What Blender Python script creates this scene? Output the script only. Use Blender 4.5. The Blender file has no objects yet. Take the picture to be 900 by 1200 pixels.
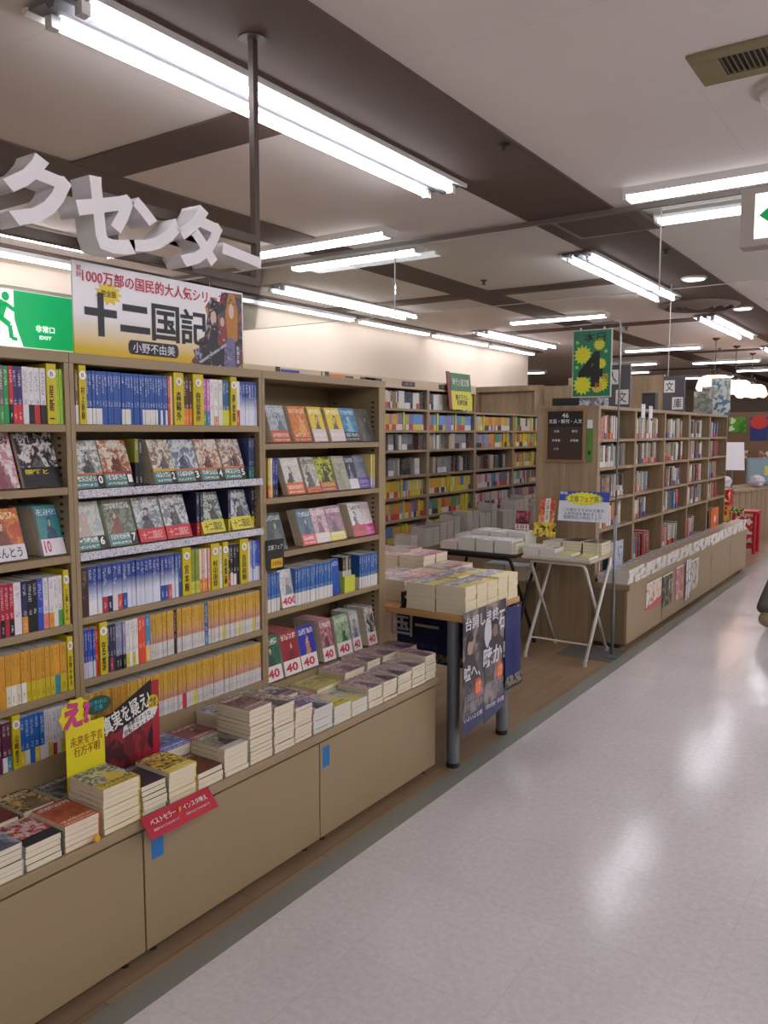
import bpy, math, random
from mathutils import Matrix, Vector, Euler
R = random.Random(7)
SC = bpy.context.scene
COL = SC.collection
rad = math.radians
# ------------------------------------------------------------------ camera geometry
F, W2, H2, EYE = 960.0, 450.0, 600.0, 1.5
PITCH, YAW = 0.09657, 0.59936           # looks slightly down, turned towards the shelves

def ray(px, py):
    x = (px - W2) / F; z = (H2 - py) / F
    y2 = math.cos(PITCH) + z * math.sin(PITCH); z2 = -math.sin(PITCH) + z * math.cos(PITCH)
    return (x * math.cos(YAW) - y2 * math.sin(YAW), x * math.sin(YAW) + y2 * math.cos(YAW), z2)
def at_x(px, py, X):
    r = ray(px, py); t = X / r[0]; return (X, r[1] * t, EYE + r[2] * t)
def at_y(px, py, Y):
    r = ray(px, py); t = Y / r[1]; return (r[0] * t, Y, EYE + r[2] * t)
def at_z(px, py, Z):
    r = ray(px, py); t = (Z - EYE) / r[2]; return (r[0] * t, r[1] * t, Z)

cam = bpy.data.cameras.new('camera'); co = bpy.data.objects.new('camera', cam); COL.objects.link(co)
co.location = (0, 0, EYE); co.rotation_euler = (rad(90) - PITCH, 0, YAW)
cam.sensor_fit = 'VERTICAL'; cam.sensor_height = 36; cam.lens = F / 1200 * 36; cam.clip_end = 200; cam.clip_start = .05
SC.camera = co
SC.view_settings.view_transform = 'Standard'; SC.view_settings.look = 'None'
SC.view_settings.gamma = 1; SC.view_settings.use_curve_mapping = False
SC.view_settings.exposure = 0.5
SC.cycles.max_bounces = 7; SC.cycles.diffuse_bounces = 4; SC.cycles.glossy_bounces = 3
SC.cycles.transparent_max_bounces = 10; SC.cycles.sample_clamp_indirect = 6

# ------------------------------------------------------------------ colours and materials
def lin(v): return v / 12.92 if v <= .04045 else ((v + .055) / 1.055) ** 2.4
def S(h):
    h = h.lstrip('#'); h = h if len(h) == 6 else ''.join(c * 2 for c in h); return tuple(lin(int(h[i:i + 2], 16) / 255) for i in (0, 2, 4))
def C4(h): return (*S(h), 1)
MATS = {}
def newmat(name):
    m = bpy.data.materials.new(name); m.use_nodes = True
    nt = m.node_tree; return m, nt, nt.nodes['Principled BSDF']
def N(nt, t, **kw):
    n = nt.nodes.new(t)
    for k, v in kw.items(): setattr(n, k, v)
    return n
def mth(nt, op, a, b=None, c=None):
    n = N(nt, 'ShaderNodeMath', operation=op)
    for i, v in enumerate((a, b, c)):
        if v is None: continue
        if isinstance(v, (int, float)): n.inputs[i].default_value = v
        else: nt.links.new(v, n.inputs[i])
    return n.outputs[0]
def mixc(nt, f, a, b):
    n = N(nt, 'ShaderNodeMix', data_type='RGBA')
    for i, v in ((0, f), (6, a), (7, b)):
        if isinstance(v, (int, float)): n.inputs[i].default_value = v
        elif isinstance(v, tuple): n.inputs[i].default_value = v if len(v) == 4 else (*v, 1)
        else: nt.links.new(v, n.inputs[i])
    return n.outputs[2]
def rng(nt, x, lo, hi):            # 1 where lo<x<hi
    return mth(nt, 'MULTIPLY', mth(nt, 'GREATER_THAN', x, lo), mth(nt, 'LESS_THAN', x, hi))
def plain(h, rough=.5, metal=0, var=.06, scale=9, spec=.5):
    """a painted / printed / moulded surface: one colour with faint mottling"""
    key = (h, rough, metal, var, scale, spec)
    if key in MATS: return MATS[key]
    m, nt, b = newmat('surface_' + h.strip('#'))
    tc = N(nt, 'ShaderNodeTexCoord'); no = N(nt, 'ShaderNodeTexNoise'); no.inputs['Scale'].default_value = scale; no.inputs['Detail'].default_value = 3
    nt.links.new(tc.outputs['Object'], no.inputs['Vector'])
    c = S(h)
    out = mixc(nt, no.outputs[0], tuple(x * (1 - var) for x in c), tuple(min(1, x * (1 + var)) for x in c))
    nt.links.new(out, b.inputs['Base Color'])
    b.inputs['Roughness'].default_value = rough; b.inputs['Metallic'].default_value = metal; b.inputs['Specular IOR Level'].default_value = spec
    MATS[key] = m; return m
def emit(h, s):
    key = ('e', h, s)
    if key in MATS: return MATS[key]
    m, nt, b = newmat('lit_' + h.strip('#'))
    no = N(nt, 'ShaderNodeTexNoise'); no.inputs['Scale'].default_value = 2
    out = mixc(nt, mth(nt, 'MULTIPLY', no.outputs[0], .12), C4(h), tuple(x * .9 for x in S(h)))
    nt.links.new(out, b.inputs['Base Color']); nt.links.new(out, b.inputs['Emission Color']); b.inputs['Emission Strength'].default_value = s
    MATS[key] = m; return m
def wood(name, c1, c2, axis=2, scale=3.0, rough=.45, stretch=.06):
    if name in MATS: return MATS[name]
    m, nt, b = newmat(name)
    tc = N(nt, 'ShaderNodeTexCoord'); mp = N(nt, 'ShaderNodeMapping')
    sc = [14 * scale] * 3; sc[axis] = 14 * scale * stretch; mp.inputs['Scale'].default_value = sc
    geo = N(nt, 'ShaderNodeNewGeometry'); nt.links.new(geo.outputs['Position'], mp.inputs['Vector'])
    n1 = N(nt, 'ShaderNodeTexNoise'); n1.inputs['Scale'].default_value = .35; n1.inputs['Detail'].default_value = 4; nt.links.new(mp.outputs[0], n1.inputs['Vector'])
    n2 = N(nt, 'ShaderNodeTexNoise'); n2.inputs['Scale'].default_value = 2.2; n2.inputs['Detail'].default_value = 5; nt.links.new(mp.outputs[0], n2.inputs['Vector'])
    f = mth(nt, 'ADD', mth(nt, 'MULTIPLY', n1.outputs[0], .65), mth(nt, 'MULTIPLY', n2.outputs[0], .35))
    rp = N(nt, 'ShaderNodeValToRGB'); rp.color_ramp.elements[0].position = .38; rp.color_ramp.elements[1].position = .64
    rp.color_ramp.elements[0].color = C4(c1); rp.color_ramp.elements[1].color = C4(c2)
    nt.links.new(f, rp.inputs[0]); nt.links.new(rp.outputs[0], b.inputs['Base Color']); b.inputs['Roughness'].default_value = rough
    MATS[name] = m; return m
def attr(nt, name, out='Color'):
    return N(nt, 'ShaderNodeAttribute', attribute_type='OBJECT', attribute_name=name).outputs[out]

def m_spine():
    """printed book spine: body colour, printed fade, label block, vertical title"""
    m, nt, b = newmat('printed_spine')
    tc = N(nt, 'ShaderNodeTexCoord'); sx = N(nt, 'ShaderNodeSeparateXYZ'); nt.links.new(tc.outputs['Object'], sx.inputs[0])
    y, z = sx.outputs[1], sx.outputs[2]; rnd = N(nt, 'ShaderNodeObjectInfo').outputs['Random']
    mr = N(nt, 'ShaderNodeMapRange'); mr.inputs[1].default_value = .32; mr.inputs[2].default_value = .68; nt.links.new(z, mr.inputs[0])
    g = mth(nt, 'MULTIPLY', mth(nt, 'SUBTRACT', 1, mr.outputs[0]), attr(nt, 'fade', 'Fac'))
    body = mixc(nt, g, attr(nt, 'ca'), attr(nt, 'cb'))
    cv = N(nt, 'ShaderNodeCombineXYZ'); nt.links.new(mth(nt, 'MULTIPLY', y, 4.5), cv.inputs[0]); nt.links.new(mth(nt, 'MULTIPLY', z, 62), cv.inputs[1]); nt.links.new(mth(nt, 'MULTIPLY', rnd, 91), cv.inputs[2])
    no = N(nt, 'ShaderNodeTexNoise'); no.inputs['Scale'].default_value = 1; no.inputs['Detail'].default_value = 1; nt.links.new(cv.outputs[0], no.inputs['Vector'])
    gl = mth(nt, 'GREATER_THAN', no.outputs[0], .52)
    gap = mth(nt, 'LESS_THAN', mth(nt, 'FRACT', mth(nt, 'MULTIPLY', z, 21)), .84)
    ay = mth(nt, 'ABSOLUTE', y)
    top = mth(nt, 'ADD', mth(nt, 'MULTIPLY', rnd, .3), .5)
    tmask = mth(nt, 'MAXIMUM', rng(nt, z, top, .93), rng(nt, z, .34, .44))
    wid = mth(nt, 'LESS_THAN', ay, .27)
    t = mth(nt, 'MULTIPLY', mth(nt, 'MULTIPLY', gl, gap), mth(nt, 'MULTIPLY', tmask, wid))
    c = mixc(nt, mth(nt, 'MULTIPLY', t, .65), body, attr(nt, 'ct'))
    lab = mth(nt, 'LESS_THAN', z, attr(nt, 'lh', 'Fac'))
    lt = mth(nt, 'MULTIPLY', rng(nt, z, .07, .2), mth(nt, 'LESS_THAN', ay, .18))
    lc = mixc(nt, mth(nt, 'MULTIPLY', mth(nt, 'MULTIPLY', lt, gl), .7), attr(nt, 'cl'), attr(nt, 'ct'))
    c = mixc(nt, lab, c, lc)
    nt.links.new(c, b.inputs['Base Color']); b.inputs['Roughness'].default_value = .38; return m
def m_cover():
    """printed front cover: artwork in three inks, a figure, a title line and an optional lower block"""
    m, nt, b = newmat('printed_cover')
    tc = N(nt, 'ShaderNodeTexCoord'); sx = N(nt, 'ShaderNodeSeparateXYZ'); nt.links.new(tc.outputs['Object'], sx.inputs[0])
    u, v = sx.outputs[0], sx.outputs[1]; seed = attr(nt, 'seed', 'Fac')
    cv = N(nt, 'ShaderNodeCombineXYZ'); nt.links.new(mth(nt, 'MULTIPLY', u, 4.2), cv.inputs[0]); nt.links.new(mth(nt, 'MULTIPLY', v, 5.6), cv.inputs[1]); nt.links.new(mth(nt, 'MULTIPLY', seed, 37), cv.inputs[2])
    n1 = N(nt, 'ShaderNodeTexNoise'); n1.inputs['Scale'].default_value = 1.1; n1.inputs['Detail'].default_value = 5; n1.inputs['Distortion'].default_value = 1.2; nt.links.new(cv.outputs[0], n1.inputs['Vector'])
    rp = N(nt, 'ShaderNodeMapRange'); rp.inputs[1].default_value = .45; rp.inputs[2].default_value = .56; nt.links.new(n1.outputs[0], rp.inputs[0])
    c = mixc(nt, rp.outputs[0], attr(nt, 'ca'), attr(nt, 'cb'))
    vo = N(nt, 'ShaderNodeTexVoronoi'); vo.inputs['Scale'].default_value = 2.2; nt.links.new(cv.outputs[0], vo.inputs['Vector'])
    c = mixc(nt, mth(nt, 'MULTIPLY', mth(nt, 'LESS_THAN', vo.outputs['Distance'], .28), .55), c, attr(nt, 'cb'))
    # figure: head and shoulders
    fx = mth(nt, 'ADD', .5, mth(nt, 'MULTIPLY', mth(nt, 'SUBTRACT', mth(nt, 'FRACT', mth(nt, 'MULTIPLY', seed, 7.3)), .5), .3))
    wob = mth(nt, 'MULTIPLY', mth(nt, 'SUBTRACT', n1.outputs[0], .5), .5)
    du = mth(nt, 'ADD', mth(nt, 'SUBTRACT', u, fx), wob)
    body = mth(nt, 'LESS_THAN', mth(nt, 'ABSOLUTE', du), mth(nt, 'SUBTRACT', .34, mth(nt, 'MULTIPLY', v, .42)))
    body = mth(nt, 'MULTIPLY', body, mth(nt, 'LESS_THAN', v, .62))
    dv = mth(nt, 'SUBTRACT', v, .66)
    hd = mth(nt, 'LESS_THAN', mth(nt, 'ADD', mth(nt, 'MULTIPLY', mth(nt, 'MULTIPLY', du, du), 1.9), mth(nt, 'MULTIPLY', dv, dv)), .012)
    fig = mth(nt, 'MULTIPLY', mth(nt, 'MAXIMUM', body, hd), attr(nt, 'fig', 'Fac'))
    c = mixc(nt, mth(nt, 'MULTIPLY', fig, .85), c, attr(nt, 'cc'))
    dw = mth(nt, 'SUBTRACT', v, .645); du2 = mth(nt, 'ADD', mth(nt, 'SUBTRACT', u, fx), mth(nt, 'MULTIPLY', wob, .5))
    fc = mth(nt, 'LESS_THAN', mth(nt, 'ADD', mth(nt, 'MULTIPLY', mth(nt, 'MULTIPLY', du2, du2), 2.4), mth(nt, 'MULTIPLY', dw, dw)), .0052)
    c = mixc(nt, mth(nt, 'MULTIPLY', fc, attr(nt, 'fig', 'Fac')), c, C4('#d2b39c'))
    g2 = N(nt, 'ShaderNodeCombineXYZ'); nt.links.new(mth(nt, 'MULTIPLY', u, 26), g2.inputs[0]); nt.links.new(mth(nt, 'MULTIPLY', v, 34), g2.inputs[1]); nt.links.new(mth(nt, 'MULTIPLY', seed, 53), g2.inputs[2])
    n2 = N(nt, 'ShaderNodeTexNoise'); n2.inputs['Scale'].default_value = 1; n2.inputs['Detail'].default_value = 1; nt.links.new(g2.outputs[0], n2.inputs['Vector'])
    gl = mth(nt, 'GREATER_THAN', n2.outputs[0], .5)
    gap = mth(nt, 'LESS_THAN', mth(nt, 'FRACT', mth(nt, 'MULTIPLY', u, 8)), .85)
    tm = mth(nt, 'MULTIPLY', rng(nt, v, .8, .93), rng(nt, u, .07, .94))
    c = mixc(nt, mth(nt, 'MULTIPLY', mth(nt, 'MULTIPLY', gl, gap), tm), c, attr(nt, 'ct'))
    lab = mth(nt, 'LESS_THAN', v, attr(nt, 'lh', 'Fac'))
    lt = mth(nt, 'MULTIPLY', mth(nt, 'MULTIPLY', gl, gap), mth(nt, 'MULTIPLY', rng(nt, u, .07, .93), mth(nt, 'MAXIMUM', rng(nt, v, .14, .25), rng(nt, v, .04, .09))))
    c = mixc(nt, lab, c, mixc(nt, lt, attr(nt, 'cl'), attr(nt, 'ct')))
    nt.links.new(c, b.inputs['Base Color']); b.inputs['Roughness'].default_value = .3; return m
def m_pages(h='#dfd4b8'):
    m, nt, b = newmat('paper_edges')
    tc = N(nt, 'ShaderNodeTexCoord'); mp = N(nt, 'ShaderNodeMapping'); mp.inputs['Scale'].default_value = (1.5, 1.5, 60); nt.links.new(tc.outputs['Object'], mp.inputs['Vector'])
    no = N(nt, 'ShaderNodeTexNoise'); no.inputs['Scale'].default_value = 1; nt.links.new(mp.outputs[0], no.inputs['Vector'])
    c = S(h); nt.links.new(mixc(nt, no.outputs[0], tuple(x * .84 for x in c), tuple(min(1, x * 1.1) for x in c)), b.inputs['Base Color']); b.inputs['Roughness'].default_value = .8; return m
M_SPINE, M_COVER, M_PAGE, M_PAGE2 = m_spine(), m_cover(), m_pages(), m_pages('#d6d2c8')
def m_glyph(bg, inks, scale, thr=.5, rough=.4):
    """a small print: rows of tiny lettering in several inks on a ground"""
    key = ('g', bg, tuple(inks), scale, thr)
    if key in MATS: return MATS[key]
    m, nt, b = newmat('small_print')
    tc = N(nt, 'ShaderNodeTexCoord'); n = N(nt, 'ShaderNodeTexNoise'); n.inputs['Scale'].default_value = scale; n.inputs['Detail'].default_value = 2; nt.links.new(tc.outputs['Object'], n.inputs['Vector'])
    n2 = N(nt, 'ShaderNodeTexNoise'); n2.inputs['Scale'].default_value = scale * .12; nt.links.new(tc.outputs['Object'], n2.inputs['Vector'])
    rp = N(nt, 'ShaderNodeValToRGB'); rp.color_ramp.interpolation = 'CONSTANT'
    e = rp.color_ramp.elements; e[0].color = C4(inks[0]); e[0].position = 0; e[1].color = C4(inks[-1]); e[1].position = .56
    for i, k in enumerate(inks[1:-1]): q = e.new(.42 + .14 * (i + 1) / (len(inks) - 1)); q.color = C4(k)
    nt.links.new(n2.outputs[0], rp.inputs[0])
    nt.links.new(mixc(nt, mth(nt, 'GREATER_THAN', n.outputs[0], thr), C4(bg), rp.outputs[0]), b.inputs['Base Color']); b.inputs['Roughness'].default_value = rough
    MATS[key] = m; return m

# ------------------------------------------------------------------ mesh builder
class MB:
    def __init__(s): s.v, s.f, s.m = [], [], []
    def add(s, vs, fs, mi=0):
        k = len(s.v); s.v += [tuple(p) for p in vs]; s.f += [tuple(i + k for i in f) for f in fs]; s.m += [mi] * len(fs); return s
    def box(s, x0, x1, y0, y1, z0, z1, mi=0):
        x0, x1 = sorted((x0, x1)); y0, y1 = sorted((y0, y1)); z0, z1 = sorted((z0, z1))
        vs = [(x, y, z) for z in (z0, z1) for y in (y0, y1) for x in (x0, x1)]
        return s.add(vs, [(0, 2, 3, 1), (4, 5, 7, 6), (0, 1, 5, 4), (2, 6, 7, 3), (0, 4, 6, 2), (1, 3, 7, 5)], mi)
    def tube(s, pts, r, n=8, mi=0, rs=None):
        pts = [Vector(p) for p in pts]; base = len(s.v); prev = None
        for i, p in enumerate(pts):
            d = (pts[min(i + 1, len(pts) - 1)] - pts[max(i - 1, 0)]).normalized()
            if prev is None:
                a = d.orthogonal().normalized()
            else:
                a = (prev - d * prev.dot(d)).normalized()
            prev = a; b = d.cross(a); rr = rs[i] if rs else r
            for k in range(n):
                t = 2 * math.pi * k / n; s.v.append(tuple(p + (a * math.cos(t) + b * math.sin(t)) * rr))
        for i in range(len(pts) - 1):
            for k in range(n):
                s.f.append((base + i * n + k, base + i * n + (k + 1) % n, base + (i + 1) * n + (k + 1) % n, base + (i + 1) * n + k)); s.m.append(mi)
        s.f.append(tuple(base + k for k in reversed(range(n)))); s.m.append(mi)
        e = base + (len(pts) - 1) * n; s.f.append(tuple(e + k for k in range(n))); s.m.append(mi); return s
    def lathe(s, prof, n=24, c=(0, 0), mi=0):
        base = len(s.v)
        for r, z in prof:
            for k in range(n):
                t = 2 * math.pi * k / n; s.v.append((c[0] + r * math.cos(t), c[1] + r * math.sin(t), z))
        for i in range(len(prof) - 1):
            for k in range(n):
                s.f.append((base + i * n + k, base + i * n + (k + 1) % n, base + (i + 1) * n + (k + 1) % n, base + (i + 1) * n + k)); s.m.append(mi)
        s.f.append(tuple(base + k for k in reversed(range(n)))); s.m.append(mi)
        e = base + (len(prof) - 1) * n; s.f.append(tuple(e + k for k in range(n))); s.m.append(mi); return s
    def prism(s, poly, d0, d1, axis='z', mi=0):
        """polygon (a,b) pushed from d0 to d1 along an axis; x: (y,z), y: (x,z), z: (x,y)"""
        n = len(poly); f = {'z': lambda a, b, d: (a, b, d), 'y': lambda a, b, d: (a, d, b), 'x': lambda a, b, d: (d, a, b)}[axis]
        vs = [f(a, b, d0) for a, b in poly] + [f(a, b, d1) for a, b in poly]
        fs = [tuple(reversed(range(n))), tuple(range(n, 2 * n))] + [(i, (i + 1) % n, n + (i + 1) % n, n + i) for i in range(n)]
        if axis == 'y': fs = [tuple(reversed(q)) for q in fs]
        return s.add(vs, fs, mi)
    def mesh(s, name, mats, smooth=False):
        me = bpy.data.meshes.new(name); me.from_pydata(s.v, [], s.f)
        for m in (mats if isinstance(mats, (list, tuple)) else [mats]): me.materials.append(m)
        for p, mi in zip(me.polygons, s.m): p.material_index = mi
        if smooth: 
            for p in me.polygons: p.use_smooth = True
        me.update(); return me
    def build(s, name, mats, parent=None, bevel=0, smooth=False, loc=None, rot=None, **props):
        o = bpy.data.objects.new(name, s.mesh(name, mats, smooth)); COL.objects.link(o)
        if parent is not None: o.parent = parent
        if loc: o.location = loc
        if rot: o.rotation_euler = rot
        if bevel:
            bv = o.modifiers.new('bevel', 'BEVEL'); bv.width = bevel; bv.segments = 2; bv.limit_method = 'ANGLE'
        for k, v in props.items(): o[k] = v
        return o
def tag(o, label, cat, group=None, kind=None):
    o['label'] = label; o['category'] = cat
    if group: o['group'] = group
    if kind: o['kind'] = kind
    return o
def struct(name, mb, mats, label=None, bevel=0):
    o = mb.build(name, mats, bevel=bevel); o['kind'] = 'structure'
    if label: o['label'] = label
    return o
def empty(name, loc, rz=0, label=None, cat=None, group=None):
    o = bpy.data.objects.new(name, None); COL.objects.link(o); o.location = loc; o.rotation_euler = (0, 0, rz); o.empty_display_size = .05
    if label: tag(o, label, cat, group)
    return o
def copy_tree(o, parent=None):
    c = o.copy(); COL.objects.link(c); c.parent = parent
    for ch in list(o.children): copy_tree(ch, c)
    return c
FACE_X = Euler((rad(90), 0, rad(90)))      # print read by somebody standing in the aisle
FACE_Y = Euler((rad(90), 0, 0))            # print read by somebody looking along the aisle
def glyphs(body, w, h, mat, depth=.001, bold=0, keep=False, res=2, spacing=1.0, line=1.0):
    """lettering fitted to a box w x h centred on the origin, facing +z"""
    c = bpy.data.curves.new('lettering', 'FONT'); c.body = body; c.extrude = .01; c.offset = bold; c.resolution_u = res
    c.align_x = 'CENTER'; c.space_character = spacing; c.space_line = line
    o = bpy.data.objects.new('lettering', c); COL.objects.link(o)
    dg = bpy.context.evaluated_depsgraph_get(); me = bpy.data.meshes.new_from_object(o.evaluated_get(dg))
    bpy.data.objects.remove(o); bpy.data.curves.remove(c)
    xs = [v.co.x for v in me.vertices]; ys = [v.co.y for v in me.vertices]
    x0, x1, y0, y1 = min(xs), max(xs), min(ys), max(ys); kx = w / max(x1 - x0, 1e-6); ky = h / max(y1 - y0, 1e-6)
    if keep: kx = ky = min(kx, ky)
    for v in me.vertices:
        v.co = ((v.co.x - (x0 + x1) / 2) * kx, (v.co.y - (y0 + y1) / 2) * ky, depth if v.co.z > 0 else -depth * .5)
    me.materials.clear(); me.materials.append(mat); return me
def text(body, loc, rot, w, h, mat, parent=None, name='lettering', **kw):
    o = bpy.data.objects.new(name, glyphs(body, w, h, mat, **kw)); COL.objects.link(o)
    if parent is not None: o.parent = parent
    o.location = loc; o.rotation_euler = rot; return o
ONES = 'first second third fourth fifth sixth seventh eighth ninth tenth eleventh twelfth thirteenth fourteenth fifteenth sixteenth seventeenth eighteenth nineteenth'.split()
def nth(i):
    if i <= 19: return ONES[i - 1]
    t, u = divmod(i, 10); tens = {2: 'twent', 3: 'thirt', 4: 'fort', 5: 'fift', 6: 'sixt', 7: 'sevent', 8: 'eight'}[t]
    return tens + 'ieth' if u == 0 else tens + 'y-' + ONES[u - 1]
# shared finishes
BEIGE = plain('#978363', .42, var=.03); BEIGE_D = plain('#7c6c51', .45, var=.03); DARK = plain('#1c1a19', .5); BLACK = plain('#0c0c0d', .45)
WHITE = plain('#e6e4e2', .5, var=.02); GREY = plain('#6f747a', .35); STEEL = plain('#9a9da0', .25, .8)
WOODP = wood('pale_oak_laminate', '#8b7659', '#aa9374', 2); WOODT = wood('table_oak', '#a97e4c', '#c49a66', 0)
YEL = plain('#cdb91a', .4); RED = plain('#c3182c', .4); NAVY = plain('#16204f', .6)
# ================================================================== THE ROOM
CEIL = 2.9
def m_floor():
    m, nt, b = newmat('polished_vinyl_tile')
    geo = N(nt, 'ShaderNodeNewGeometry'); pos = geo.outputs['Position']
    n1 = N(nt, 'ShaderNodeTexNoise'); n1.inputs['Scale'].default_value = 1.3; n1.inputs['Detail'].default_value = 6; nt.links.new(pos, n1.inputs['Vector'])
    n2 = N(nt, 'ShaderNodeTexNoise'); n2.inputs['Scale'].default_value = 46; n2.inputs['Detail'].default_value = 4; n2.inputs['Roughness'].default_value = .7; nt.links.new(pos, n2.inputs['Vector'])
    f = mth(nt, 'ADD', mth(nt, 'MULTIPLY', n1.outputs[0], .35), mth(nt, 'MULTIPLY', n2.outputs[0], .65))
    rp = N(nt, 'ShaderNodeValToRGB'); rp.color_ramp.elements[0].position = .36; rp.color_ramp.elements[1].position = .62
    rp.color_ramp.elements[0].color = C4('#beb7b6'); rp.color_ramp.elements[1].color = C4('#cfc9c8'); nt.links.new(f, rp.inputs[0])
    br = N(nt, 'ShaderNodeTexBrick'); br.offset = 0; br.inputs['Scale'].default_value = 1; br.inputs['Brick Width'].default_value = .45; br.inputs['Row Height'].default_value = .45; br.inputs['Mortar Size'].default_value = .0012
    br.inputs['Color1'].default_value = (1, 1, 1, 1); br.inputs['Color2'].default_value = (.955, .955, .955, 1); br.inputs['Mortar'].default_value = (.86, .86, .86, 1); nt.links.new(pos, br.inputs['Vector'])
    mu = N(nt, 'ShaderNodeMix', data_type='RGBA', blend_type='MULTIPLY'); mu.inputs[0].default_value = 1; nt.links.new(rp.outputs[0], mu.inputs[6]); nt.links.new(br.outputs[0], mu.inputs[7])
    nt.links.new(mu.outputs[2], b.inputs['Base Color'])
    n3 = N(nt, 'ShaderNodeTexNoise'); n3.inputs['Scale'].default_value = 3.2; n3.inputs['Detail'].default_value = 3; nt.links.new(pos, n3.inputs['Vector'])
    bu = N(nt, 'ShaderNodeBump'); bu.inputs['Strength'].default_value = .16; bu.inputs['Distance'].default_value = .02; nt.links.new(n3.outputs[0], bu.inputs['Height']); nt.links.new(bu.outputs[0], b.inputs['Normal'])
    b.inputs['Roughness'].default_value = .17; b.inputs['Specular IOR Level'].default_value = .5; return m
def m_planks():
    m, nt, b = newmat('wood_strip_flooring')
    geo = N(nt, 'ShaderNodeNewGeometry'); pos = geo.outputs['Position']; mp = N(nt, 'ShaderNodeMapping'); mp.inputs['Rotation'].default_value = (0, 0, rad(90)); nt.links.new(pos, mp.inputs[0])
    br = N(nt, 'ShaderNodeTexBrick'); br.offset = .37; br.inputs['Scale'].default_value = 1; br.inputs['Brick Width'].default_value = .92; br.inputs['Row Height'].default_value = .11; br.inputs['Mortar Size'].default_value = .0015
    br.inputs['Color1'].default_value = C4('#a58a6c'); br.inputs['Color2'].default_value = C4('#94795d'); br.inputs['Mortar'].default_value = C4('#6a553f'); nt.links.new(mp.outputs[0], br.inputs['Vector'])
    m2 = N(nt, 'ShaderNodeMapping'); m2.inputs['Scale'].default_value = (40, 2.5, 1); nt.links.new(pos, m2.inputs[0])
    no = N(nt, 'ShaderNodeTexNoise'); no.inputs['Scale'].default_value = 1; no.inputs['Detail'].default_value = 5; nt.links.new(m2.outputs[0], no.inputs['Vector'])
    mu = N(nt, 'ShaderNodeMix', data_type='RGBA', blend_type='MULTIPLY'); mu.inputs[0].default_value = .5; nt.links.new(br.outputs[0], mu.inputs[6]); nt.links.new(no.outputs[0], mu.inputs[7])
    nt.links.new(mu.outputs[2], b.inputs['Base Color']); b.inputs['Roughness'].default_value = .35; return m
def m_ceiling():
    m, nt, b = newmat('painted_ceiling_board')
    geo = N(nt, 'ShaderNodeNewGeometry'); pos = geo.outputs['Position']
    no = N(nt, 'ShaderNodeTexNoise'); no.inputs['Scale'].default_value = 2.1; no.inputs['Detail'].default_value = 5; nt.links.new(pos, no.inputs['Vector'])
    base = mixc(nt, no.outputs[0], C4('#e9e1dc'), C4('#f0e9e5'))
    br = N(nt, 'ShaderNodeTexBrick'); br.offset = .5; br.inputs['Scale'].default_value = 1; br.inputs['Brick Width'].default_value = 1.82; br.inputs['Row Height'].default_value = .91; br.inputs['Mortar Size'].default_value = .002
    br.inputs['Color1'].default_value = (1, 1, 1, 1); br.inputs['Color2'].default_value = (1, 1, 1, 1); br.inputs['Mortar'].default_value = (.9, .89, .88, 1); nt.links.new(pos, br.inputs['Vector'])
    mu = N(nt, 'ShaderNodeMix', data_type='RGBA', blend_type='MULTIPLY'); mu.inputs[0].default_value = 1; nt.links.new(base, mu.inputs[6]); nt.links.new(br.outputs[0], mu.inputs[7])
    vo = N(nt, 'ShaderNodeTexVoronoi'); vo.inputs['Scale'].default_value = 4.5; nt.links.new(pos, vo.inputs['Vector'])
    st = mth(nt, 'MULTIPLY', mth(nt, 'LESS_THAN', vo.outputs['Distance'], .035), mth(nt, 'GREATER_THAN', no.outputs[0], .56))
    nt.links.new(mixc(nt, mth(nt, 'MULTIPLY', st, .55), mu.outputs[2], C4('#5a4a42')), b.inputs['Base Color']); b.inputs['Roughness'].default_value = .9; return m
struct('floor', MB().box(-1.65, 6, -5, 27, -.1, 0), m_floor(), 'polished pale grey vinyl tile floor of the aisle')
struct('floor', MB().box(-12, -1.735, -5, 27, -.1, 0), m_planks(), 'pale wood strip floor under the bookshelves')
struct('trim_1', MB().box(-1.735, -1.65, -5, 27, -.1, .0015), plain('#7d7d74', .4), 'grey strip between wood floor and tile aisle')
struct('trim_2', MB().box(-2.12, -1.735, 5.17, 5.5, -.02, .002), plain('#5d5c5c', .4), 'dark grey floor patch under the pole stand')
struct('ceiling', MB().box(-12, 6, -5, 27, CEIL, CEIL + .1), m_ceiling(), 'off-white panelled ceiling of the shop')
BROWN = plain('#66544c', .75, var=.05)
bd = [(-2.36, -1.79, -5, 27), (-4.2, -3.82, -5, 27), (1.7, 2.3, -5, 27), (-6.15, -5.86, -5, 13.5)]
for i, q in enumerate(bd): struct('trim_%d' % (i + 3), MB().box(*q, CEIL - .012, CEIL + .01), BROWN, 'dark brown ceiling band running along the aisle')
for i, (a, b_) in enumerate([(2.72, 3.02), (7.42, 7.72), (10.55, 10.85), (14.9, 15.2), (18.6, 18.9)]):
    struct('trim_%d' % (7 + 2 * i), MB().box(-3.82, -2.36, a, b_, CEIL - .01, CEIL + .01), BROWN, 'dark brown cross band on the ceiling')
    struct('trim_%d' % (8 + 2 * i), MB().box(-5.86, -4.2, a, b_, CEIL - .01, CEIL + .01), BROWN, 'dark brown cross band on the ceiling')
for i, (a, b_) in enumerate([(12.9, 13.15), (20.5, 20.8)]):
    struct('trim_%d' % (17 + i), MB().box(-1.79, 1.7, a, b_, CEIL - .01, CEIL + .01), BROWN, 'dark brown cross band on the ceiling')
CREAM = plain('#e3d3c0', .8, var=.02)
struct('wall_left', MB().box(-6.3, -6.15, -5, 13.5, 0, CEIL), CREAM, 'cream wall behind the bookshelves')
struct('wall_far', MB().box(-12, 6, 27, 27.15, 0, CEIL), plain('#b7a898', .8), 'far wall of the shop')
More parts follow.
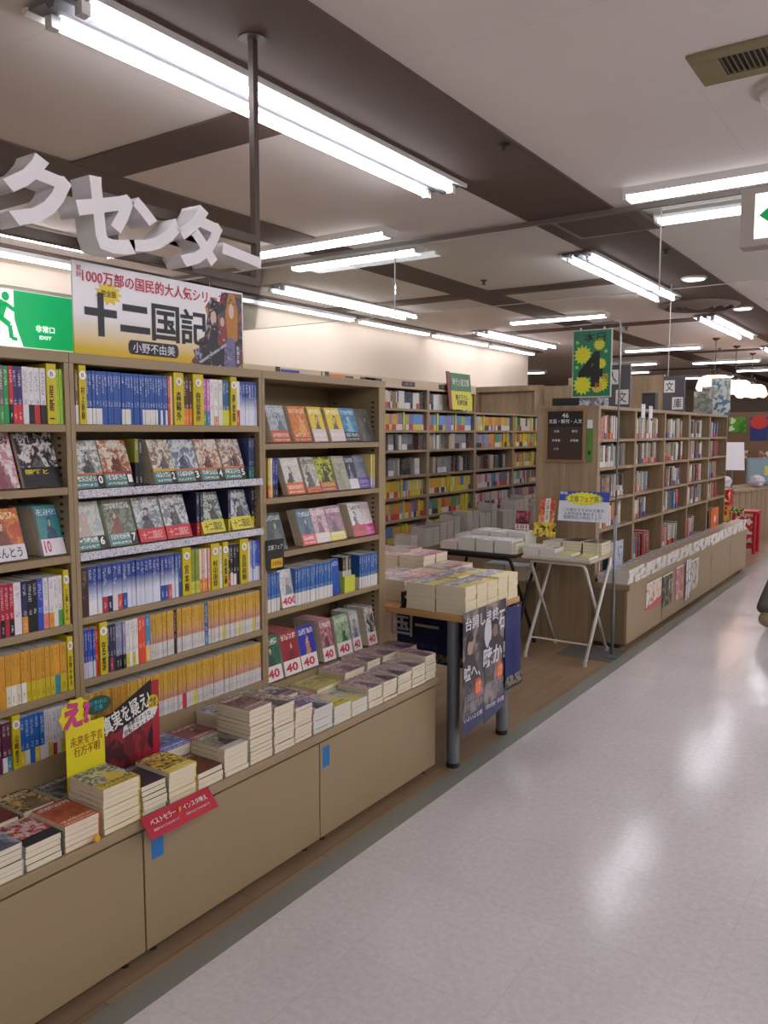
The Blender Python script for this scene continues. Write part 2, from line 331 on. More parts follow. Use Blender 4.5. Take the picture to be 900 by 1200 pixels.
struct('wall_back', MB().box(-12, 6, -5.15, -5, 0, CEIL), plain('#b7a898', .8)); struct('wall_right', MB().box(6, 6.15, -5, 27, 0, CEIL), plain('#c9bdb0', .8))
struct('wall_outer', MB().box(-12.15, -12, -5, 27, 0, CEIL), plain('#b7a898', .8))
# ------------------------------------------------------------------ ceiling lamps
TUBE = emit('#f5f4fb', 18); PANEL = emit('#f4f4fa', 6.0)
def make_twin():
    t = empty('twin_tube_lamp', (0, 0, CEIL - .013))
    hb = MB(); hb.prism([(-.118, -.012), (-.03, -.012), (-.012, -.034), (.012, -.034), (.03, -.012), (.118, -.012), (.118, 0), (-.118, 0)], -1.25, 1.25, 'y')
    for s in (-1, 1): MB().prism([(s * .1185, 0), (s * .1185, -.012), (s * .14, -.022), (s * .146, -.019), (s * .146, 0)], -1.255, 1.255, 'y').build('flange', WHITE, t)
    hb.build('housing', plain('#75757b', .4), t)
    for s in (-1, 1):
        MB().tube([(s * .08, -1.17, -.04), (s * .08, 1.17, -.04)], .0145, 10).build('tube', TUBE, t, smooth=False)
        k = MB(); k.box(s * .08 - .018, s * .08 + .018, -1.205, -1.17, -.058, -.016)
        k.build('socket', WHITE, t)
        k = MB(); k.box(s * .08 - .018, s * .08 + .018, 1.17, 1.205, -.058, -.016); k.build('socket', WHITE, t)
    return t
def make_single():
    t = empty('trough_lamp', (0, 0, CEIL))
    MB().prism([(-.09, 0), (-.06, -.035), (.06, -.035), (.09, 0)], -.62, .62, 'x').build('housing', WHITE, t)
    MB().prism([(-.055, -.035), (-.045, -.06), (.045, -.06), (.055, -.035)], -.6, .6, 'x').build('diffuser', PANEL, t)
    for s in (-1, 1): MB().prism([(-.07, -.03), (-.055, -.062), (.055, -.062), (.07, -.03)], s * .6, s * .622, 'x').build('end_cap', WHITE, t)
    return t
tw = make_twin(); sg = make_single(); nt_ = ns_ = 0
def place_twin(x, y, label):
    global nt_
    o = tw if nt_ == 0 else copy_tree(tw); nt_ += 1; o.location = (x, y, CEIL - (.0125 if abs(x + 2.44) < .01 else 0)); tag(o, label, 'ceiling lamp', 'twin tube lamps on the ceiling')
def place_single(x, y, label):
    global ns_
    o = sg if ns_ == 0 else copy_tree(sg); ns_ += 1; o.location = (x, y, CEIL); tag(o, label, 'ceiling lamp', 'trough lamps across the ceiling')
for x, ys, nm in ((-2.44, [-1.35, 2.93, 7.46, 11.55, 15.8, 20.0], 'by the broad brown band'), (-5.35, [-1.35, 3.0, 7.2, 11.4], 'near the cream wall')):
    for i, y in enumerate(ys):
        k = {0: 'outside the view', 1: '', 2: 'second along from the letter sign', 3: 'third along from the letter sign', 4: 'fourth along from the letter sign', 5: 'last of its line'}[i]
        if i == 1: k = 'above the letter sign'
        place_twin(x, y, 'twin tube lamp ' + nm + ', ' + k)
for x in (1.15, 2.7, 4.3):  # unseen lamp rows, added to brighten the room from the aisle side
    for y in (-1.4, 1.2, 3.8, 6.5, 9.1, 11.7, 14.3, 16.9): place_twin(x, y, 'added unseen white twin tube ceiling lamp over the far side of the tile aisle')
for x, y, l in ((-3.85, 4.8, 'white trough lamp across the ceiling in front of the glass barrier, inner bay'), (-3.95, 5.36, 'white trough lamp across the ceiling just behind the glass barrier, inner bay'),
                (-1.0, 4.88, 'white trough lamp in front of glass barrier above the hanging green arrow sign'), (-1.0, 5.5, 'white trough lamp seen through glass barrier by the green arrow sign'),
                (-3.95, 9.5, 'white trough lamp high above the green numeral four sign'), (-3.92, 13.85, 'white trough lamp above the second hanging category sign'),
                (-3.6, 17.0, 'white trough lamp above the pendant shades'), (-3.3, 19.6, 'white trough lamp beyond the pendant shades, farthest row'),
                (-1.0, 9.5, 'white trough lamp above the aisle beyond the barrier'), (-1.0, 13.8, 'white trough lamp above the aisle near checkout'),
                (-7.6, 15.2, 'white trough lamp beyond the end of the cream wall'), (-8.2, 17.6, 'white trough lamp second beyond the end of cream wall'), (-6.2, 18.8, 'white trough lamp third beyond the end of cream wall'),
                (-5.4, 16.6, 'white trough lamp between the wall end and the pendants'), (-4.9, 21.5, 'white trough lamp far back over the hanging signs'), (-7.0, 22.5, 'white trough lamp at the very back of the shop')):
    place_single(x, y, l)
# line of single tubes along the top of the cream wall
WL = emit('#f5f4fb', 3.5)
for i in range(6):
    y0 = 3.0 + 1.75 * i
    t = empty('wall_line_lamp', (-5.99, y0, CEIL - .012), 0, 'slim white lamp at the top of the cream wall, %s along from the letter sign' % nth(i + 1), 'ceiling lamp', 'slim lamps along the cream wall')
    MB().box(-.05, .05, 0, 1.6, -.03, 0).build('housing', WHITE, t); MB().box(-.035, .035, .02, 1.58, -.055, -.03).build('tube', WL, t)
# ------------------------------------------------------------------ ceiling fittings
t = empty('air_vent', (-.62, 3.43, CEIL), 0, 'beige square ceiling vent with slatted grille', 'vent')
OLIVE = plain('#8d7f5c', .5)
fr = MB(); fr.box(-.26, .26, -.15, -.085, -.014, 0); fr.box(-.26, .26, .085, .15, -.014, 0); fr.box(-.26, -.16, -.085, .085, -.014, 0); fr.box(.16, .26, -.085, .085, -.014, 0); fr.build('frame', OLIVE, t, .003)
MB().box(-.16, .16, -.085, .085, -.003, 0).build('backing', plain('#3a332a', .8), t)
sl = MB()
for i in range(17): sl.prism([(-.16 + .0195 * i, -.003), (-.154 + .0195 * i, -.003), (-.148 + .0195 * i, -.013), (-.154 + .0195 * i, -.013)], -.083, .083, 'y')
sl.build('grille', plain('#776b50', .5), t)
t = empty('ceiling_detector', (-.6, 3.78, CEIL), 0, 'white domed detector on the ceiling beside the vent', 'detector')
MB().lathe([(.14, 0), (.14, -.02), (.125, -.032)], 28).build('base', plain('#b5aca2', .5), t); MB().lathe([(.11, -.03), (.1, -.06), (.07, -.08), (.02, -.088)], 28).build('dome', plain('#d8d4d0', .4), t, smooth=True)
t = empty('round_air_diffuser', (-2.3, 9.45, CEIL - .012), 0, 'large round ceiling diffuser of nested rings past the glass barrier', 'vent')
for r0 in (.42, .32, .22): MB().lathe([(r0, 0), (r0, -.012), (r0 - .06, -.04), (r0 - .07, -.038), (r0 - .02, 0)], 36).build('ring', plain('#8f857e', .5), t, smooth=True)
MB().lathe([(.12, 0), (.12, -.03), (.04, -.05)], 28).build('core', plain('#8f857e', .5), t)
for i, (x, y) in enumerate(((-1.95, 7.8), (-1.95, 9.95))):
    t = empty('downlight', (x, y, CEIL - .012), 0, 'small round lit ceiling disc on the brown band, %s beyond the glass' % nth(i + 1), 'ceiling lamp', 'round discs on the brown band')
    MB().lathe([(.11, 0), (.11, -.012), (.1, -.016)], 28).build('rim', WHITE, t); MB().lathe([(.09, -.01), (.09, -.02), (.05, -.024)], 28).build('lens', emit('#fff8ee', 3), t)
for i, (x, y, l) in enumerate(((-1.84, 3.72, 'dark sprinkler on brown band edge before the glass barrier'), (-1.84, 6.5, 'dark sprinkler on brown band edge just past the barrier'), (-3.6, 6.9, 'dark sprinkler between lamps behind the barrier'),
                               (-3.6, 11.0, 'dark sprinkler above the green numeral sign'), (-3.2, 14.6, 'dark sprinkler by the far trough lamps'))):
    t = empty('sprinkler', (x, y, CEIL - (.012 if x > -2.3 else 0)), 0, l, 'sprinkler')
    MB().lathe([(.03, 0), (.03, -.008), (.012, -.012), (.012, -.035), (.02, -.037), (.028, -.04)], 14).build('body', plain('#3c3733', .4), t)
t = empty('ceiling_hatch', (-1.95, 5.5, CEIL - .012), 0, 'pale outlined access hatch on brown ceiling band behind barrier', 'hatch')
f2 = MB(); f2.box(-.3, .3, -.3, -.27, -.004, 0); f2.box(-.3, .3, .27, .3, -.004, 0); f2.box(-.3, -.27, -.27, .27, -.004, 0); f2.box(.27, .3, -.27, .27, -.004, 0)
f2.build('frame', plain('#8a7d74', .5), t); MB().box(-.27, .27, -.27, .27, -.002, 0).build('lid', BROWN, t)
# ------------------------------------------------------------------ glass smoke barrier hung from the ceiling
def m_glass():
    m, nt, b = newmat('clear_sheet_glass'); nt.nodes.remove(b)
    tr = N(nt, 'ShaderNodeBsdfTransparent'); tr.inputs[0].default_value = (.93, .95, .94, 1); gl = N(nt, 'ShaderNodeBsdfGlossy'); gl.inputs['Roughness'].default_value = .02
    lw = N(nt, 'ShaderNodeFresnel'); lw.inputs['IOR'].default_value = 1.45
    no = N(nt, 'ShaderNodeTexNoise'); no.inputs['Scale'].default_value = 3
    mx = N(nt, 'ShaderNodeMixShader'); nt.links.new(mth(nt, 'MULTIPLY', lw.outputs[0], mth(nt, 'ADD', .75, mth(nt, 'MULTIPLY', no.outputs[0], .3))), mx.inputs[0]); nt.links.new(tr.outputs[0], mx.inputs[1]); nt.links.new(gl.outputs[0], mx.inputs[2])
    nt.links.new(mx.outputs[0], nt.nodes['Material Output'].inputs[0]); return m
GLASS = m_glass()
t = empty('glass_smoke_barrier', (0, 5.15, CEIL), 0, 'row of clear glass panes hanging from a ceiling rail across the shop', 'smoke barrier')
MB().box(-5.85, 5.9, -.015, .015, -.042, -.013).build('rail', plain('#77706a', .4), t)
xs = [-5.85, -5.35, -3.42, -1.49, .44, 2.37, 4.3, 5.9]
for a, b_ in zip(xs, xs[1:]):
    MB().box(a + .004, b_ - .004, -.003, .003, -.535, -.055).build('pane', GLASS, t)
    MB().box(a + .004, b_ - .004, -.005, .005, -.54, -.536).build('edge_strip', plain('#a6a29e', .3), t)
for a in xs[1:-1]: MB().box(a - .003, a + .003, -.006, .006, -.54, -.05).build('joint', plain('#a9a39e', .3), t)
# ------------------------------------------------------------------ hanging green arrow sign
t = empty('hanging_arrow_sign', (-.56, 4.0, 2.45), 0, 'white lit box sign with green arrow hanging from the ceiling', 'sign')
MB().box(-.25, .25, 0, .1, -.13, .125).build('case', plain('#a79d95', .5), t, .004)
MB().box(-.19, .22, -.006, 0, -.098, .095).build('panel', emit('#f4f6f2', .6), t)
ar = MB().prism([(-.17, 0), (-.08, .075), (-.08, .03), (.12, .03), (.12, -.03), (-.08, -.03), (-.08, -.075)], -.009, -.0062, 'y'); ar.build('arrow', emit('#0b8a4a', .4), t)
for s in (.12, .2): MB().tube([(s, .05, .12), (s, .05, .45)], .008).build('hanger', GREY, t)
# ================================================================== BOOK MAKING
XF = -2.10                                   # front plane of the long bookcase
me_sp = MB(); me_sp.box(-1, 0, -.5, .5, 0, 1); me_sp.m = [1, 1, 0, 0, 1, 0]; SPINE_ME = me_sp.mesh('paperback', [M_SPINE, M_PAGE2])
mc = MB(); mc.box(0, 1, 0, 1, .982, 1); mc.box(0, 1, 0, 1, 0, .018); mc.box(.965, 1, 0, 1, .018, .982); FLAT_ME = mc.mesh('book_cover', [M_COVER])
mp_ = MB(); mp_.box(.004, .965, .003, .997, .018, .982); PAGE_ME = mp_.mesh('page_block', [M_PAGE]); PAGE_ME2 = mp_.mesh('page_block', [M_PAGE2])
m1 = MB(); m1.box(0, 1, 0, 1, .982, 1); m1.box(0, 1, 0, 1, 0, .018); m1.box(.965, 1, 0, 1, .018, .982); m1.box(.004, .965, .003, .997, .018, .982, 1); WHOLE_ME = m1.mesh('book', [M_COVER, M_PAGE])
WHOLE_ME2 = m1.mesh('book', [M_COVER, M_PAGE2])
m3 = MB(); m3.box(0, 1, 0, 1, .9, 1); m3.box(0, 1, 0, 1, 0, .1); m3.box(.965, 1, 0, 1, .1, .9); m3.box(.03, .965, .02, .98, .1, .9, 1); HARD_ME = m3.mesh('book', [M_COVER, M_PAGE2])
WH = '#dedcd8'
def st(ca, cl=None, lh=0, ct='#e8e6e0', cb=None, fade=0): return dict(ca=ca, cl=cl or ca, lh=lh, ct=ct, cb=cb or ca, fade=fade)
def put(o, d, jit=.05):
    for k in ('ca', 'cb', 'cc', 'cl', 'ct'):
        if k in d:
            c = S(d[k]); j = 1 + R.uniform(-jit, jit); o[k] = [min(1, x * j) for x in c] + [1.0]
    for k in ('lh', 'fade', 'fig', 'seed'):
        if k in d: o[k] = float(d[k])
def spine(name, x, y, z, depth, w, h, d, lean=0):
    o = bpy.data.objects.new(name, SPINE_ME); COL.objects.link(o)
    o.location = (x, y + w / 2, z); o.scale = (depth, w, h); o.rotation_euler = (lean, 0, 0); put(o, d); return o
BLUE = st('#2a55a0', WH, .3); BLUEN = st('#2a55a0', '#2a55a0', 0); FADE = st('#274690', None, 0, '#e8e8f0', '#d4d8e6', 1)
FADEL = [dict(FADE, cl=c, lh=.33) for c in ('#b8303a', '#23284f', '#d9d9de', '#d9573a', '#2a4d9a')]
GOLD = st('#d0a43a', '#d2cfcc', .35, '#6b3a10', '#c78f8a', 1); GOLDP = st('#cfa83e', '#d2cfcc', .35, '#5a3010', '#c78f6a', 1)
ORA = st('#c98f2c', '#c98f2c', 0, '#8a4a0c'); ORAY = st('#c9942c', '#c6b424', .38, '#7a3c08'); ORAW = st('#c9942c', '#d8d4b8', .4, '#7a3c08')
DIV = []
def divider(y, z, x, chars, label, w=.03, h=.165):
    t = empty('author_divider', (x, y, z), 0, label, 'divider', 'yellow author dividers')
    MB().box(-.10, .012, 0, w, 0, h).build('plate', YEL, t, .0008)
    text('\n'.join(chars), (.0128, w * .45, h * .36), FACE_X, w * .5, h * .56, BLACK, t, depth=.0004, bold=.006)
    e = MB(); e.prism([(.5 * w + min(.013, w / 2 - .0006) * math.cos(a * .449), h * .83 + .013 * math.sin(a * .449)) for a in range(14)], .0124, .0134, 'x', 0); e.build('emblem', plain('#efeeea', .4), t)
    text('B', (.0138, .5 * w, h * .83), FACE_X, .009, .012, plain('#44423c', .5), t, depth=.0003)
    return t
def row(shelf, z, ypx, segs, desc_group, h=.148, X=XF - .006, jitter=.004, depth=.11, anchor='banner-edge post', rev=False):
    """a shelf row of spines; segs: (px0, px1, count, style or [styles], text, colour words); text set means an author divider"""
    z += .0006; tot = sum(q[2] for q in segs if q[4] is None); cnt = 0
    for px0, px1, n, style, chars, words in segs:
        y0 = at_x(px0, ypx, X)[1]; y1 = at_x(px1, ypx, X)[1]
        for a_, b_ in BAYS:
            if a_ <= (y0 + y1) / 2 < b_: y0 = max(y0, a_ + .0165); y1 = min(y1, b_ - (.0512 if b_ > 3 else .0167))
        if chars is not None:
            divider(y0 + .001, z, X - .008, chars, words, (y1 - y0) - .002, h + .014); continue
        w = (y1 - y0) / n
        for k in range(n):
            d = style[k % len(style)] if isinstance(style, list) else style
            cnt += 1; hh = h * (1 + R.uniform(-.006, .006))
            o = spine('paperback', X - R.uniform(0, jitter), y0 + k * w + .0004, z, depth, w - .0008, hh, d)
            tag(o, f'{words}, {nth(tot + 1 - cnt if rev else cnt)} from {anchor}, {shelf}', 'book', desc_group)
LIES = Matrix(((0, -1, 0), (1, 0, 0), (0, 0, 1))); 
def flat(name, M, w, h, t, d, parts=True, label=None, group=None, white=False):
    """a book with its cover as local +z; M a 4x4 placing its lower-left-back corner"""
    o = bpy.data.objects.new(name, FLAT_ME if parts else (HARD_ME if white == 'hard' else WHOLE_ME2 if white else WHOLE_ME)); COL.objects.link(o)
    o.matrix_world = M @ Matrix.Diagonal((w, h, t, 1)); put(o, d, .02)
    if parts:
        p = bpy.data.objects.new('page_block', PAGE_ME2 if white else PAGE_ME); COL.objects.link(p); p.parent = o; p['label'] = 'cream page edges'
    if label: tag(o, label, 'book', group)
    return o
def cov(ca, cb, cc, ct='#f0eee8', cl=None, lh=0, fig=1, seed=None):
    return dict(ca=ca, cb=cb, cc=cc, ct=ct, cl=cl or ca, lh=lh, fig=fig, seed=R.random() if seed is None else seed)
BAND_MATS = {}
def stand(y, z, w, h, t, copies, d, desc, band=None, bh=.3, bandtext=None, num=None, x=XF - .012, lean=19, group=None, yaw=0, tcol='#efece4'):
    """a front-facing leaning pile: the front copy plus copies behind it; band adds a paper band round the front copy"""
    th = rad(lean)
    for a_, b_ in BAYS:
        if a_ <= y + .01 < b_: y = max(y, a_ + .017); w = min(w, b_ - (.05 if b_ > 3 else .0155) - y - .003)
    for k in range(copies):
        M = Matrix(((0, -math.sin(th), math.cos(th), 0), (1, 0, 0, 0), (0, math.cos(th), math.sin(th), 0), (0, 0, 0, 1)))
        if yaw: M = Matrix.Rotation(rad(yaw), 4, 'Z') @ M
        off = (k + 1) * t / math.cos(th)
        # the foot of every copy stands on the shelf
        M.translation = (x - off, y + R.uniform(-.001, .001) * (k > 0), z)
        lab = desc if k == 0 else f'{nth(k)} copy tucked behind the ' + desc
        lab = ' '.join(lab.split()[:16])
        o = flat('display_book', M, w, h, t * .97, d if k == 0 else dict(d), k == 0, lab, group or 'books shown cover out')
        if k == 0 and band:
            b = MB(); b.box(-.008, 1.008, .002, bh, 1.0, 1.03); b.box(-.008, 0, .002, bh, .0, 1.0)
            bo = b.build('paper_band', plain(band, .35), o); bo['label'] = 'printed paper band'
            if bandtext:
                m = glyphs(bandtext, .8, bh * .62, plain(tcol, .4), depth=.004, bold=.015); q = bpy.data.objects.new('lettering', m); COL.objects.link(q); q.parent = bo; q.location = (.5, bh * .5, 1.032)
        if k == 0 and num and len(num[0]) == 1 and num[0].isdigit():
            q = MB().box(.76, 1.0, .002, .265, 1.0, 1.022).build('number_block', plain('#15171a', .35), o); num = (num[0], .15, .17, .88, .16)
        if k == 0 and num:
            m = glyphs(num[0], num[1], num[2], plain(num[5] if len(num) > 5 else '#f2f0ea', .4), depth=.004, bold=.03); q = bpy.data.objects.new('lettering', m); COL.objects.link(q); q.parent = o; q.location = (num[3], num[4], 1.035)
BAYS = [(.668, 1.4615), (1.4625, 2.272), (2.273, 3.085)]
# ================================================================== LONG BOOKCASE WITH COUNTER
CY = [.645, 1.436, 2.224, 3.04]
CT = .43
for i in range(3):
    a, b_ = CY[i], CY[i + 1]
    t = empty('base_cabinet', (-1.8, (a + b_) / 2, 0), 0, 'beige metal base cabinet under the counter, ' + ['under the exit-sign end', 'with blue tape at its corner beside red strip', 'at the end beside the wooden table'][i], 'cabinet', 'base cabinets under the counter')
    hw = (b_ - a) / 2
    MB().box(-.29, -.02, -hw + .001, hw - .001, .035, .395).build('body', BEIGE_D, t)
    MB().box(-.02, 0, -hw + .0025, hw - .0025, .03, .386).build('front_panel', BEIGE, t, .002)
    MB().box(-.28, -.06, -hw + .001, hw - .001, 0, .035).build('plinth', DARK, t)
    for s in (-1, 1): MB().lathe([(.012, 0), (.012, .033)], 12, (-.035, s * (hw - .05))).build('foot', DARK, t)
    if i: 
        ty = -hw + (.028 if i == 1 else .016); tz = .29
        tp = MB().box(.0005, .0012, ty, ty + (.042 if i == 1 else .04), tz - (.0 if i == 1 else -.0), tz + .095 * (.85 if i == 1 else .8)).build('blue_tape', plain('#1f6fb0', .5), t); tp['label'] = 'blue tape mark'
ct = MB(); ct.box(-2.0975, -1.785, .645, 3.04, .40, CT)
tag(ct.build('countertop', BEIGE, None, .003), 'long beige countertop carrying the front book piles', 'countertop')
BAYS = [(.668, 1.4615), (1.4625, 2.272), (2.273, 3.085)]
zB = [at_x(230, y, XF)[2] for y in (498.5, 566, 630, 696, 760)]; zA = [at_x(40, y, XF)[2] for y in (497, 573.5, 657, 741, 822)]; zC = [at_x(380, y, XF)[2] for y in (519, 578, 638, 702)]
zBase = at_x(230, 826, XF)[2]; TOPZ = 1.73
names = ['under the green exit sign', 'under the white and yellow banner', 'at the end beside the wooden table']
for i, (a, b_) in enumerate(BAYS):
    t = empty('bookcase', (XF, a, 0), 0, 'beige metal bookcase ' + names[i], 'bookcase', 'long bookcase run')
    W = b_ - a; sp = .0155
    lastw = .05 if i == 2 else sp
    zs = [zA, zB, zC][i]
    for y0, y1, nm in ((0, sp, 'side_panel'), (W - lastw, W, 'side_panel')):
        p = MB().box(-.30, 0, y0, y1, .0, TOPZ - .03).build(nm, BEIGE, t, .001)
        if y0 > 0:
            for fx in (-.035, -.25):
                sl = MB()
                for k in range(48): sl.box(fx - .008, fx + .008, y0 - .0009, y0 - .0002, .62 + k * .0215, .628 + k * .0215)
                sl.build('slot_strip', DARK, p)
    MB().box(-.305, -.292, sp, W - lastw, .0, TOPZ - .03).build('back_panel', BEIGE, t)
    MB().box(-.305, .002, 0, W, TOPZ - .03, TOPZ).build('top_panel', BEIGE, t, .002)
    base = .0 if i == 2 else zBase
    if i < 2:
        MB().box(-.29, -.001, sp, W - lastw, CT + .001, zBase).build('bottom_shelf', BEIGE, t)
    else:
        MB().prism([(-.29, CT + .001), (-.001, CT + .001), (-.001, .53), (-.29, .53)], sp, W - lastw, 'y').build('bottom_shelf', BEIGE, t)
    for z in zs:
        s = MB(); s.box(-.29, -.001, sp + .0005, W - lastw - .0005, z - .022, z); so = s.build('shelf', BEIGE, t, .0015)
        if i == 1 and z in zB[1:3]:
            e = MB(); e.box(-.0005, .002, sp, W - .002, z - .023, z + .002)
            es = e.build('shelf_edge_strip', m_glyph('#d2d2d8', ['#7a80a4', '#b48a92', '#8a92b0'], 240, .56), so); es['label'] = 'white printed shelf edge strip'
# ------------------------------------------------------------------ spines, bay under the banner
D = 'author divider with black characters'
row('top shelf under banner', zB[0], 470, [
    (88.5, 92, 1, st('#7a5a3c', WH, .35), None, 'brown-spined paperback'),
    (92, 101, 1, None, '村上春樹', 'yellow author divider at the start of blue spines, top shelf under banner'),
    (101, 120, 5, BLUE, None, 'blue paperback with white label'), (120, 143, 7, BLUEN, None, 'plain blue paperback'), (143, 154, 3, BLUE, None, 'blue paperback with white label'),
    (154, 167, 4, BLUEN, None, 'plain blue paperback'), (167, 185, 6, BLUE, None, 'blue paperback with white label'), (185, 197, 4, [BLUEN, BLUE], None, 'blue paperback'),
    (197, 203, 2, [st('#c64a2c'), st('#e0d2a8')], None, 'red or cream paperback'),
    (203, 215, 1, None, '森鷗外', 'yellow author divider past the blue spines, top shelf under banner'),
    (215, 225.5, 3, st('#55301f', '#e07c30', .34), None, 'brown paperback with orange label'),
    (225.5, 238, 1, None, '森見登美彦', 'yellow author divider with five characters, top shelf under banner'),
    (238, 246.5, 2, [st('#b565a8', '#52974a', .3), st('#c070b0', '#4a7ab8', .3)], None, 'pink and green paperback'), (246.5, 261, 3, [st(WH, None, 0, '#3a2a22'), st('#e6e4e0', '#e0a07a', .2, '#2a2018'), st(WH, None, 0, '#444')], None, 'white paperback with dark title'),
    (261, 269.5, 2, st('#2d5f83', '#d8d428', .34), None, 'teal blue paperback with yellow label'),
    (269.5, 277, 1, None, '夢枕獏', 'yellow author divider nearest the banner end, top shelf under banner'),
    (277, 281, 1, st('#e0dedc', '#c84038', .35), None, 'white paperback with red label'), (281, 303.6, 6, FADE, None, 'blue-to-white paperback')], 'paperbacks on the top shelf under the banner', h=.158)
row('fourth shelf under banner', zB[3], 690, [
    (93.5, 104, 1, st('#3d2a24', '#3d2a24', 0, '#8a7a6a'), None, 'thick dark brown bookend volume'),
    (104, 120, 3, dict(FADE, cl='#e4e2e4', lh=.3), None, 'blue-to-white paperback with white label'), (120, 150, 5, FADEL, None, 'blue-to-white paperback with coloured label'), (150, 189, 8, FADE, None, 'blue-to-white paperback'),
    (189, 206, 4, [FADEL[4], FADEL[4], FADEL[3], FADE], None, 'blue-to-white paperback with small label'), (206, 213.5, 2, [FADE, BLUEN], None, 'deep blue paperback'),
    (213.5, 224, 1, None, '宮本輝', 'yellow author divider after the blue-to-white spines, fourth shelf under banner'),
    (224, 235, 4, st('#8d9a36', '#c9cc50', .28, '#4a5218'), None, 'olive green paperback'), (235, 247, 4, [st('#dcd0bc', '#e0803a', .3), st('#d99a94', '#e0a050', .25)], None, 'pale pink paperback'),
    (247, 257.5, 1, None, '村山由佳', 'yellow author divider before the black spines, fourth shelf under banner'), (257.5, 261, 1, st(WH, None, 0, '#555'), None, 'white paperback'),
    (261, 267.5, 1, None, '森博嗣', 'narrow yellow author divider touching black spines, fourth shelf under banner'), (267.5, 281, 4, [st('#131114', '#b8302c', .3), st('#161418', WH, .32), st('#131114', WH, .28), st('#131114')], None, 'black paperback'),
    (281, 291, 1, None, '百田尚樹', 'yellow author divider after the black spines, fourth shelf under banner'), (291, 300, 3, [st('#dcd8d0'), st('#9a86c0', '#c8c4dc', .35), st('#6a90c8', '#c4cce0', .3)], None, 'lilac paperback'), (300, 308.5, 3, st('#2248b4', '#cfd0dc', .35), None, 'bright blue paperback')],
    'paperbacks on the fourth shelf under the banner', h=.150)
row('fifth shelf under banner', zB[4], 755, [
    (95.5, 112, 5, st('#2a44a4', '#c4c6d6', .33), None, 'blue paperback with pale label'), (112, 116, 1, st('#c83222'), None, 'red paperback'),
    (116, 125.5, 1, None, '宮部', 'yellow author divider with round emblem, fifth shelf under banner'), (125.5, 136, 3, [st('#252a4a'), st('#252a4a', '#b23a3a', .3)], None, 'navy paperback'),
    (136, 148, 3, st('#8b8aa6', '#1c1c22', .3), None, 'grey lilac paperback with black label'), (148, 163, 4, [st('#dddad6', '#d8cc3a', .3, '#4a4a4a'), st('#dfdcd8', None, 0, '#555')], None, 'white paperback'),
    (163, 171.5, 2, st('#dc4a28', None, 0, '#f6e0d8'), None, 'orange red paperback'), (171.5, 177, 1, st('#3b86bc', '#e0c070', .35), None, 'light blue paperback'),
    (177, 205, 10, GOLD, None, 'golden yellow paperback'), (205, 208, 1, st('#241c18'), None, 'black paperback among yellow spines'), (208, 240, 11, [GOLD, GOLD, GOLD, GOLDP], None, 'golden yellow paperback'),
    (240, 245, 1, st('#3a5a8a', '#5a78a4', .3), None, 'slate blue paperback among yellow spines'), (245, 307.5, 20, [GOLD, GOLD, GOLD, GOLD, GOLD, dict(GOLD, cl='#d8c83a')], None, 'golden yellow paperback')],
    'paperbacks on the fifth shelf under the banner', h=.150)
row('bottom shelf under banner', zBase, 825, [
    (97, 150, 16, [ORA, ORA, GOLDP], None, 'amber paperback'), (150, 215, 22, [GOLD, GOLD, GOLD, GOLD, GOLDP], None, 'golden yellow paperback'), (215, 219, 1, dict(GOLD, cl='#cc2c3c'), None, 'golden yellow paperback with red label'),
    (219, 228, 3, GOLD, None, 'golden yellow paperback'), (228, 232, 1, dict(GOLD, cl='#d8d040'), None, 'golden yellow paperback with lime label'), (232, 307.5, 25, GOLD, None, 'golden yellow paperback')],
    'paperbacks on the bottom shelf under the banner', h=.148)
# ------------------------------------------------------------------ spines, bay under the exit sign
yA = lambda s: s
row('top shelf under exit sign', zA[0], 490, [
    (-14, 6, 4, st('#6a6a66', '#4a9a50', .3), None, 'grey paperback with green label'), (6, 12, 1, st('#1f9a4c'), None, 'green paperback'), (12, 17, 1, st('#cc2430', '#1a1618', .34), None, 'red paperback'),
    (17, 28, 2, st('#352a6c', '#cc2c38', .34), None, 'purple paperback with red label'), (28, 35, 1, st('#dedce0', None, 0, '#444'), None, 'white paperback'), (35, 55, 3, [st('#dedce0', '#1a181a', .34, '#333'), st('#dedce0', '#c8303a', .34, '#333'), st('#dedce0', '#1a181a', .34, '#333')], None, 'white paperback with dark label'),
    (55, 67, 1, None, '星新一', 'yellow author divider before the lime spines, top shelf under exit sign'), (67, 76.5, 2, st('#9cc83a', None, 0, '#4a6a18'), None, 'lime green paperback')], 'paperbacks on the top shelf under the exit sign', h=.156, rev=True)
row('fourth shelf under exit sign', zA[3], 735, [
    (-16, 18, 6, [st('#b01f3c', '#b01f3c', 0), st('#b01f3c', '#18161a', .32)], None, 'crimson paperback'), (18, 27, 1, st('#dedae0', None, 0, '#a05060'), None, 'white paperback'), (27, 33.5, 1, st('#1f2a5a', '#e0943a', .32), None, 'navy paperback with orange label'),
    (33.5, 46, 2, st('#15161c'), None, 'black paperback'), (46, 52.5, 1, st('#2c4cb8'), None, 'bright blue paperback'), (52.5, 64.5, 2, [st('#dcd8da', '#e08a78', .3, '#555'), st('#dcd8da', '#e0943a', .3, '#555')], None, 'white paperback with salmon label'),
    (64.5, 75, 2, [st('#dcdad8', None, 0, '#555'), st('#dcdad8', '#4aa84a', .32, '#555')], None, 'white paperback with green label'), (75, 82, 1, None, '三浦しをん', 'yellow author divider beside the post, fourth shelf under exit sign'), (82, 85.5, 1, st('#2a2a5c'), None, 'dark blue paperback')], 'paperbacks on the fourth shelf under the exit sign', rev=True)
